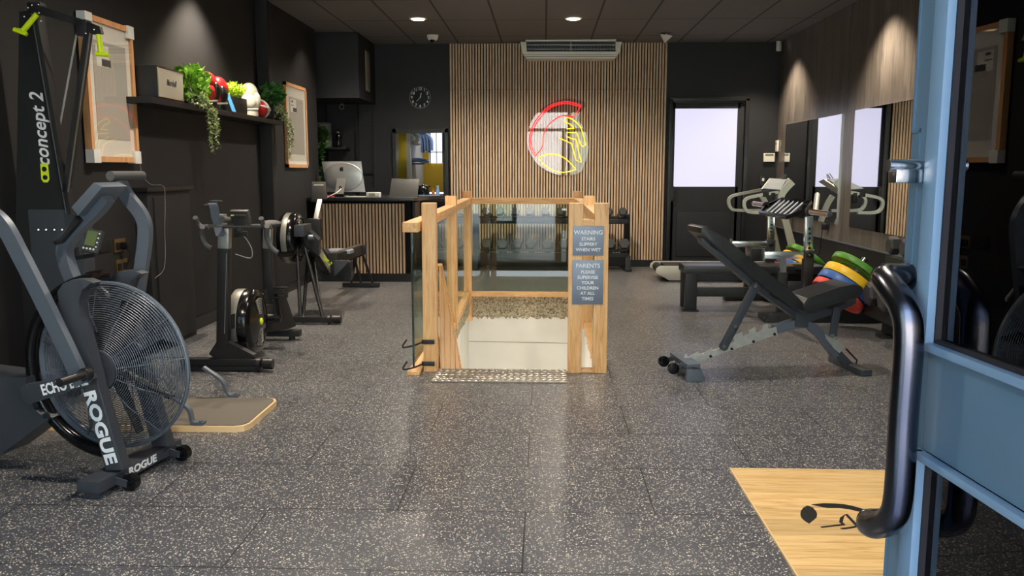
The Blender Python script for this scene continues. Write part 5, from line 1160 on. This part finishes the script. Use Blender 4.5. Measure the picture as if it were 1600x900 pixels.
# plate horns
pn = at(1334, 428, 7.0)
def plateset(c0, ax, Y, which, group):
    ax = Vector(ax).normalized()
    for (nm, m, off, Rr, th, lab) in which:
        c = Vector(c0)+ax*off
        t = thing('bumper_plate', lab, 'weight plate', c, group)
        G().lathe(c-ax*th/2, ax, [(.03,0),(.10,0),(.11,-.002),(Rr*.62,-.002),(Rr*.66,.008),(Rr*.86,.008),(Rr*.9,0),(Rr*.985,0),(Rr,.008),(Rr,th-.008),(Rr*.985,th),(Rr*.9,th),(Rr*.86,th-.008),(Rr*.66,th-.008),(Rr*.62,th+.002),(.11,th+.002),(.10,th),(.03,th)], 64).build('plate_disc', m, t)
        G().lathe(c-ax*(th/2+.004), ax, [(.028,0),(.075,0),(.075,th+.008),(.028,th+.008)], 28).build('hub', 'steel', t)
axn = (.60, .15, .78)
c_red = at(1309, 461, 7.05)
plateset(c_red, axn, 7.05, [('r','pred',.0,.225,.055,'red bumper plate, lowest of the tilted stack nearer the blue door'), ('b','pblue',.075,.225,.065,'blue bumper plate between the red and yellow ones, nearer the blue door'), ('y','pyellow',.150,.225,.07,'yellow bumper plate above the blue one, nearer the blue door'), ('g','pgreen',.265,.225,.05,'green bumper plate, uppermost of the tilted stack nearer the blue door')], 'bumper plates on the near horn')
a = Vector(axn).normalized(); G().cyl(c_red-a*.12, c_red+a*.38, .025).build('plate_horn', 'chrome', cr_)
G().bar(fn+UZ*.25, c_red-a*.10, .06, .08, bev=.004).build('horn_arm', 'bmetal', cr_)
c2_ = at(1247, 421, 8.5)
plateset(c2_, axn, 8.5, [('r','pred',-.10,.225,.05,'red bumper plate on the far stack, mostly hidden behind the upright'), ('b','pblue',-.03,.225,.06,'blue bumper plate on the far stack behind the upright'), ('y','pyellow',.045,.225,.065,'yellow bumper plate on the far stack behind the upright'), ('g','pgreen',.14,.225,.05,'green bumper plate, uppermost of the far stack behind the upright')], 'bumper plates on the far horn')
G().cyl(c2_-a*.2, c2_+a*.25, .025).build('plate_horn', 'chrome', cr_)
# multi grip barbell lying across the uprights
ba = thing('multi_grip_bar', 'black multi grip barbell with chrome sleeves lying across the rack uprights', 'barbell', at(1235, 328, 7.9))
s0, s1 = at(1178, 318, 8.8), at(1296, 335, 6.95); dv = (s1-s0).normalized()
def onb(px, Y): return at(px, 318+(px-1178)*17/118, Y)
i0, i1 = s0+(s1-s0)*.27, s0+(s1-s0)*.65
for p, q in ((s0, s0+(s1-s0)*.20), (s1, s1-(s1-s0)*.22)): G().cyl(p, q, .025, n=24).build('sleeve', 'chrome', ba); G().cyl(q-dv*.01, q+dv*.01, .036, n=24).build('collar', 'bmetal', ba)
G().cyl(s1, s1+dv*.004, .024, n=24).cyl(s1+dv*.004, s1+dv*.006, .012).build('end_cap', 'steel', ba)
up2 = V3(.85,0,.53); up2 = (up2-dv*up2.dot(dv)).normalized()
hw = .12
A_, B_, C_, D_ = i0-up2*hw, i0+up2*hw, i1+up2*hw, i1-up2*hw
nb_ = dv.cross(up2).normalized()
G().strap([i0-dv*.12, A_, D_, i1+dv*.12, C_, B_], nb_, .03, .03, closed=True).bar(i0-dv*.1, i0-dv*.02, .03, .03).bar(i1+dv*.1, i1+dv*.02, .03, .03).build('bar_frame', 'gloss', ba)
for k in range(6):
    t_k = .10+.16*k; p = A_+(D_-A_)*t_k; q = B_+(C_-B_)*(t_k+ (.0 if k > 4 else .0)); G().cyl(p+(q-p)*.06+dv*.06, q-(q-p)*.06-dv*.06, .014, n=12).build('grip', 'gmetal', ba)
G().cyl(at(1274,330,7.3), at(1277,304,7.5), .022, n=16).build('upright_handle', 'silverplast', ba)
# ============================================================ DUMBBELL STAND by the right wall
ft = fl(1384, 527)
ds_ = thing('dumbbell_stand', 'low black dumbbell stand by the right wall beside the coloured plates', 'dumbbell rack', (2.8, 6.4, 0))
for y in (ft.y, 4.9):
    x_ = 2.72
    G().bar((x_, y, .03), (x_+.02, y, .22), .06, .09, up=(0,1,0), bev=.004).box((x_+.02, y, .012), (.17,.12,.024), bev=.003).bar((x_+.22, y, .03), (x_+.2, y, .5), .06, .08, up=(0,1,0), bev=.004).build('leg', 'bmetal', ds_)
G().bar((2.66, 4.7, .20), (2.66, ft.y+.25, .20), .05, .05, bev=.004).bar((2.90, 4.7, .27), (2.90, ft.y+.25, .27), .05, .05, bev=.004).bar((2.63, 4.7, .19), (2.63, ft.y+.25, .19), .008, .09).build('tray', 'bmetal', ds_)
G().bar((2.79, 4.7, .60), (2.79, ft.y+.2, .60), .05, .05, bev=.004).bar((2.97, 4.7, .66), (2.97, ft.y+.2, .66), .05, .05, bev=.004).bar((2.76, 4.7, .59), (2.76, ft.y+.2, .59), .008, .08).build('tray', 'bmetal', ds_)
for y in (ft.y+.1, 4.8): G().bar((2.94, y, .3), (2.92, y, .64), .06, .07, up=(0,1,0), bev=.004).build('upper_post', 'bmetal', ds_)
for k in range(5): pdb((2.87, ft.y+.06-.26*k, .725), (0, R(-14), R(90)), 'medium hex dumbbell on the upper tray of the low stand, %s from the coloured plates' % ORD[k], 1.1, 'dumbbells on the low stand, upper tray')
for k, lab in enumerate(('large hex dumbbell on the low stand, nearest the coloured plates', 'large hex dumbbell on the low stand, second from the coloured plates', 'large hex dumbbell on the low stand, third from the coloured plates', 'large hex dumbbell on the low stand, fourth from the coloured plates', 'large hex dumbbell on the low stand, farthest from the coloured plates')):
    pdb((2.78, ft.y+.08-.29*k, .335), (R(0), R(-14), R(90)), lab, 1.45, 'dumbbells on the low stand')
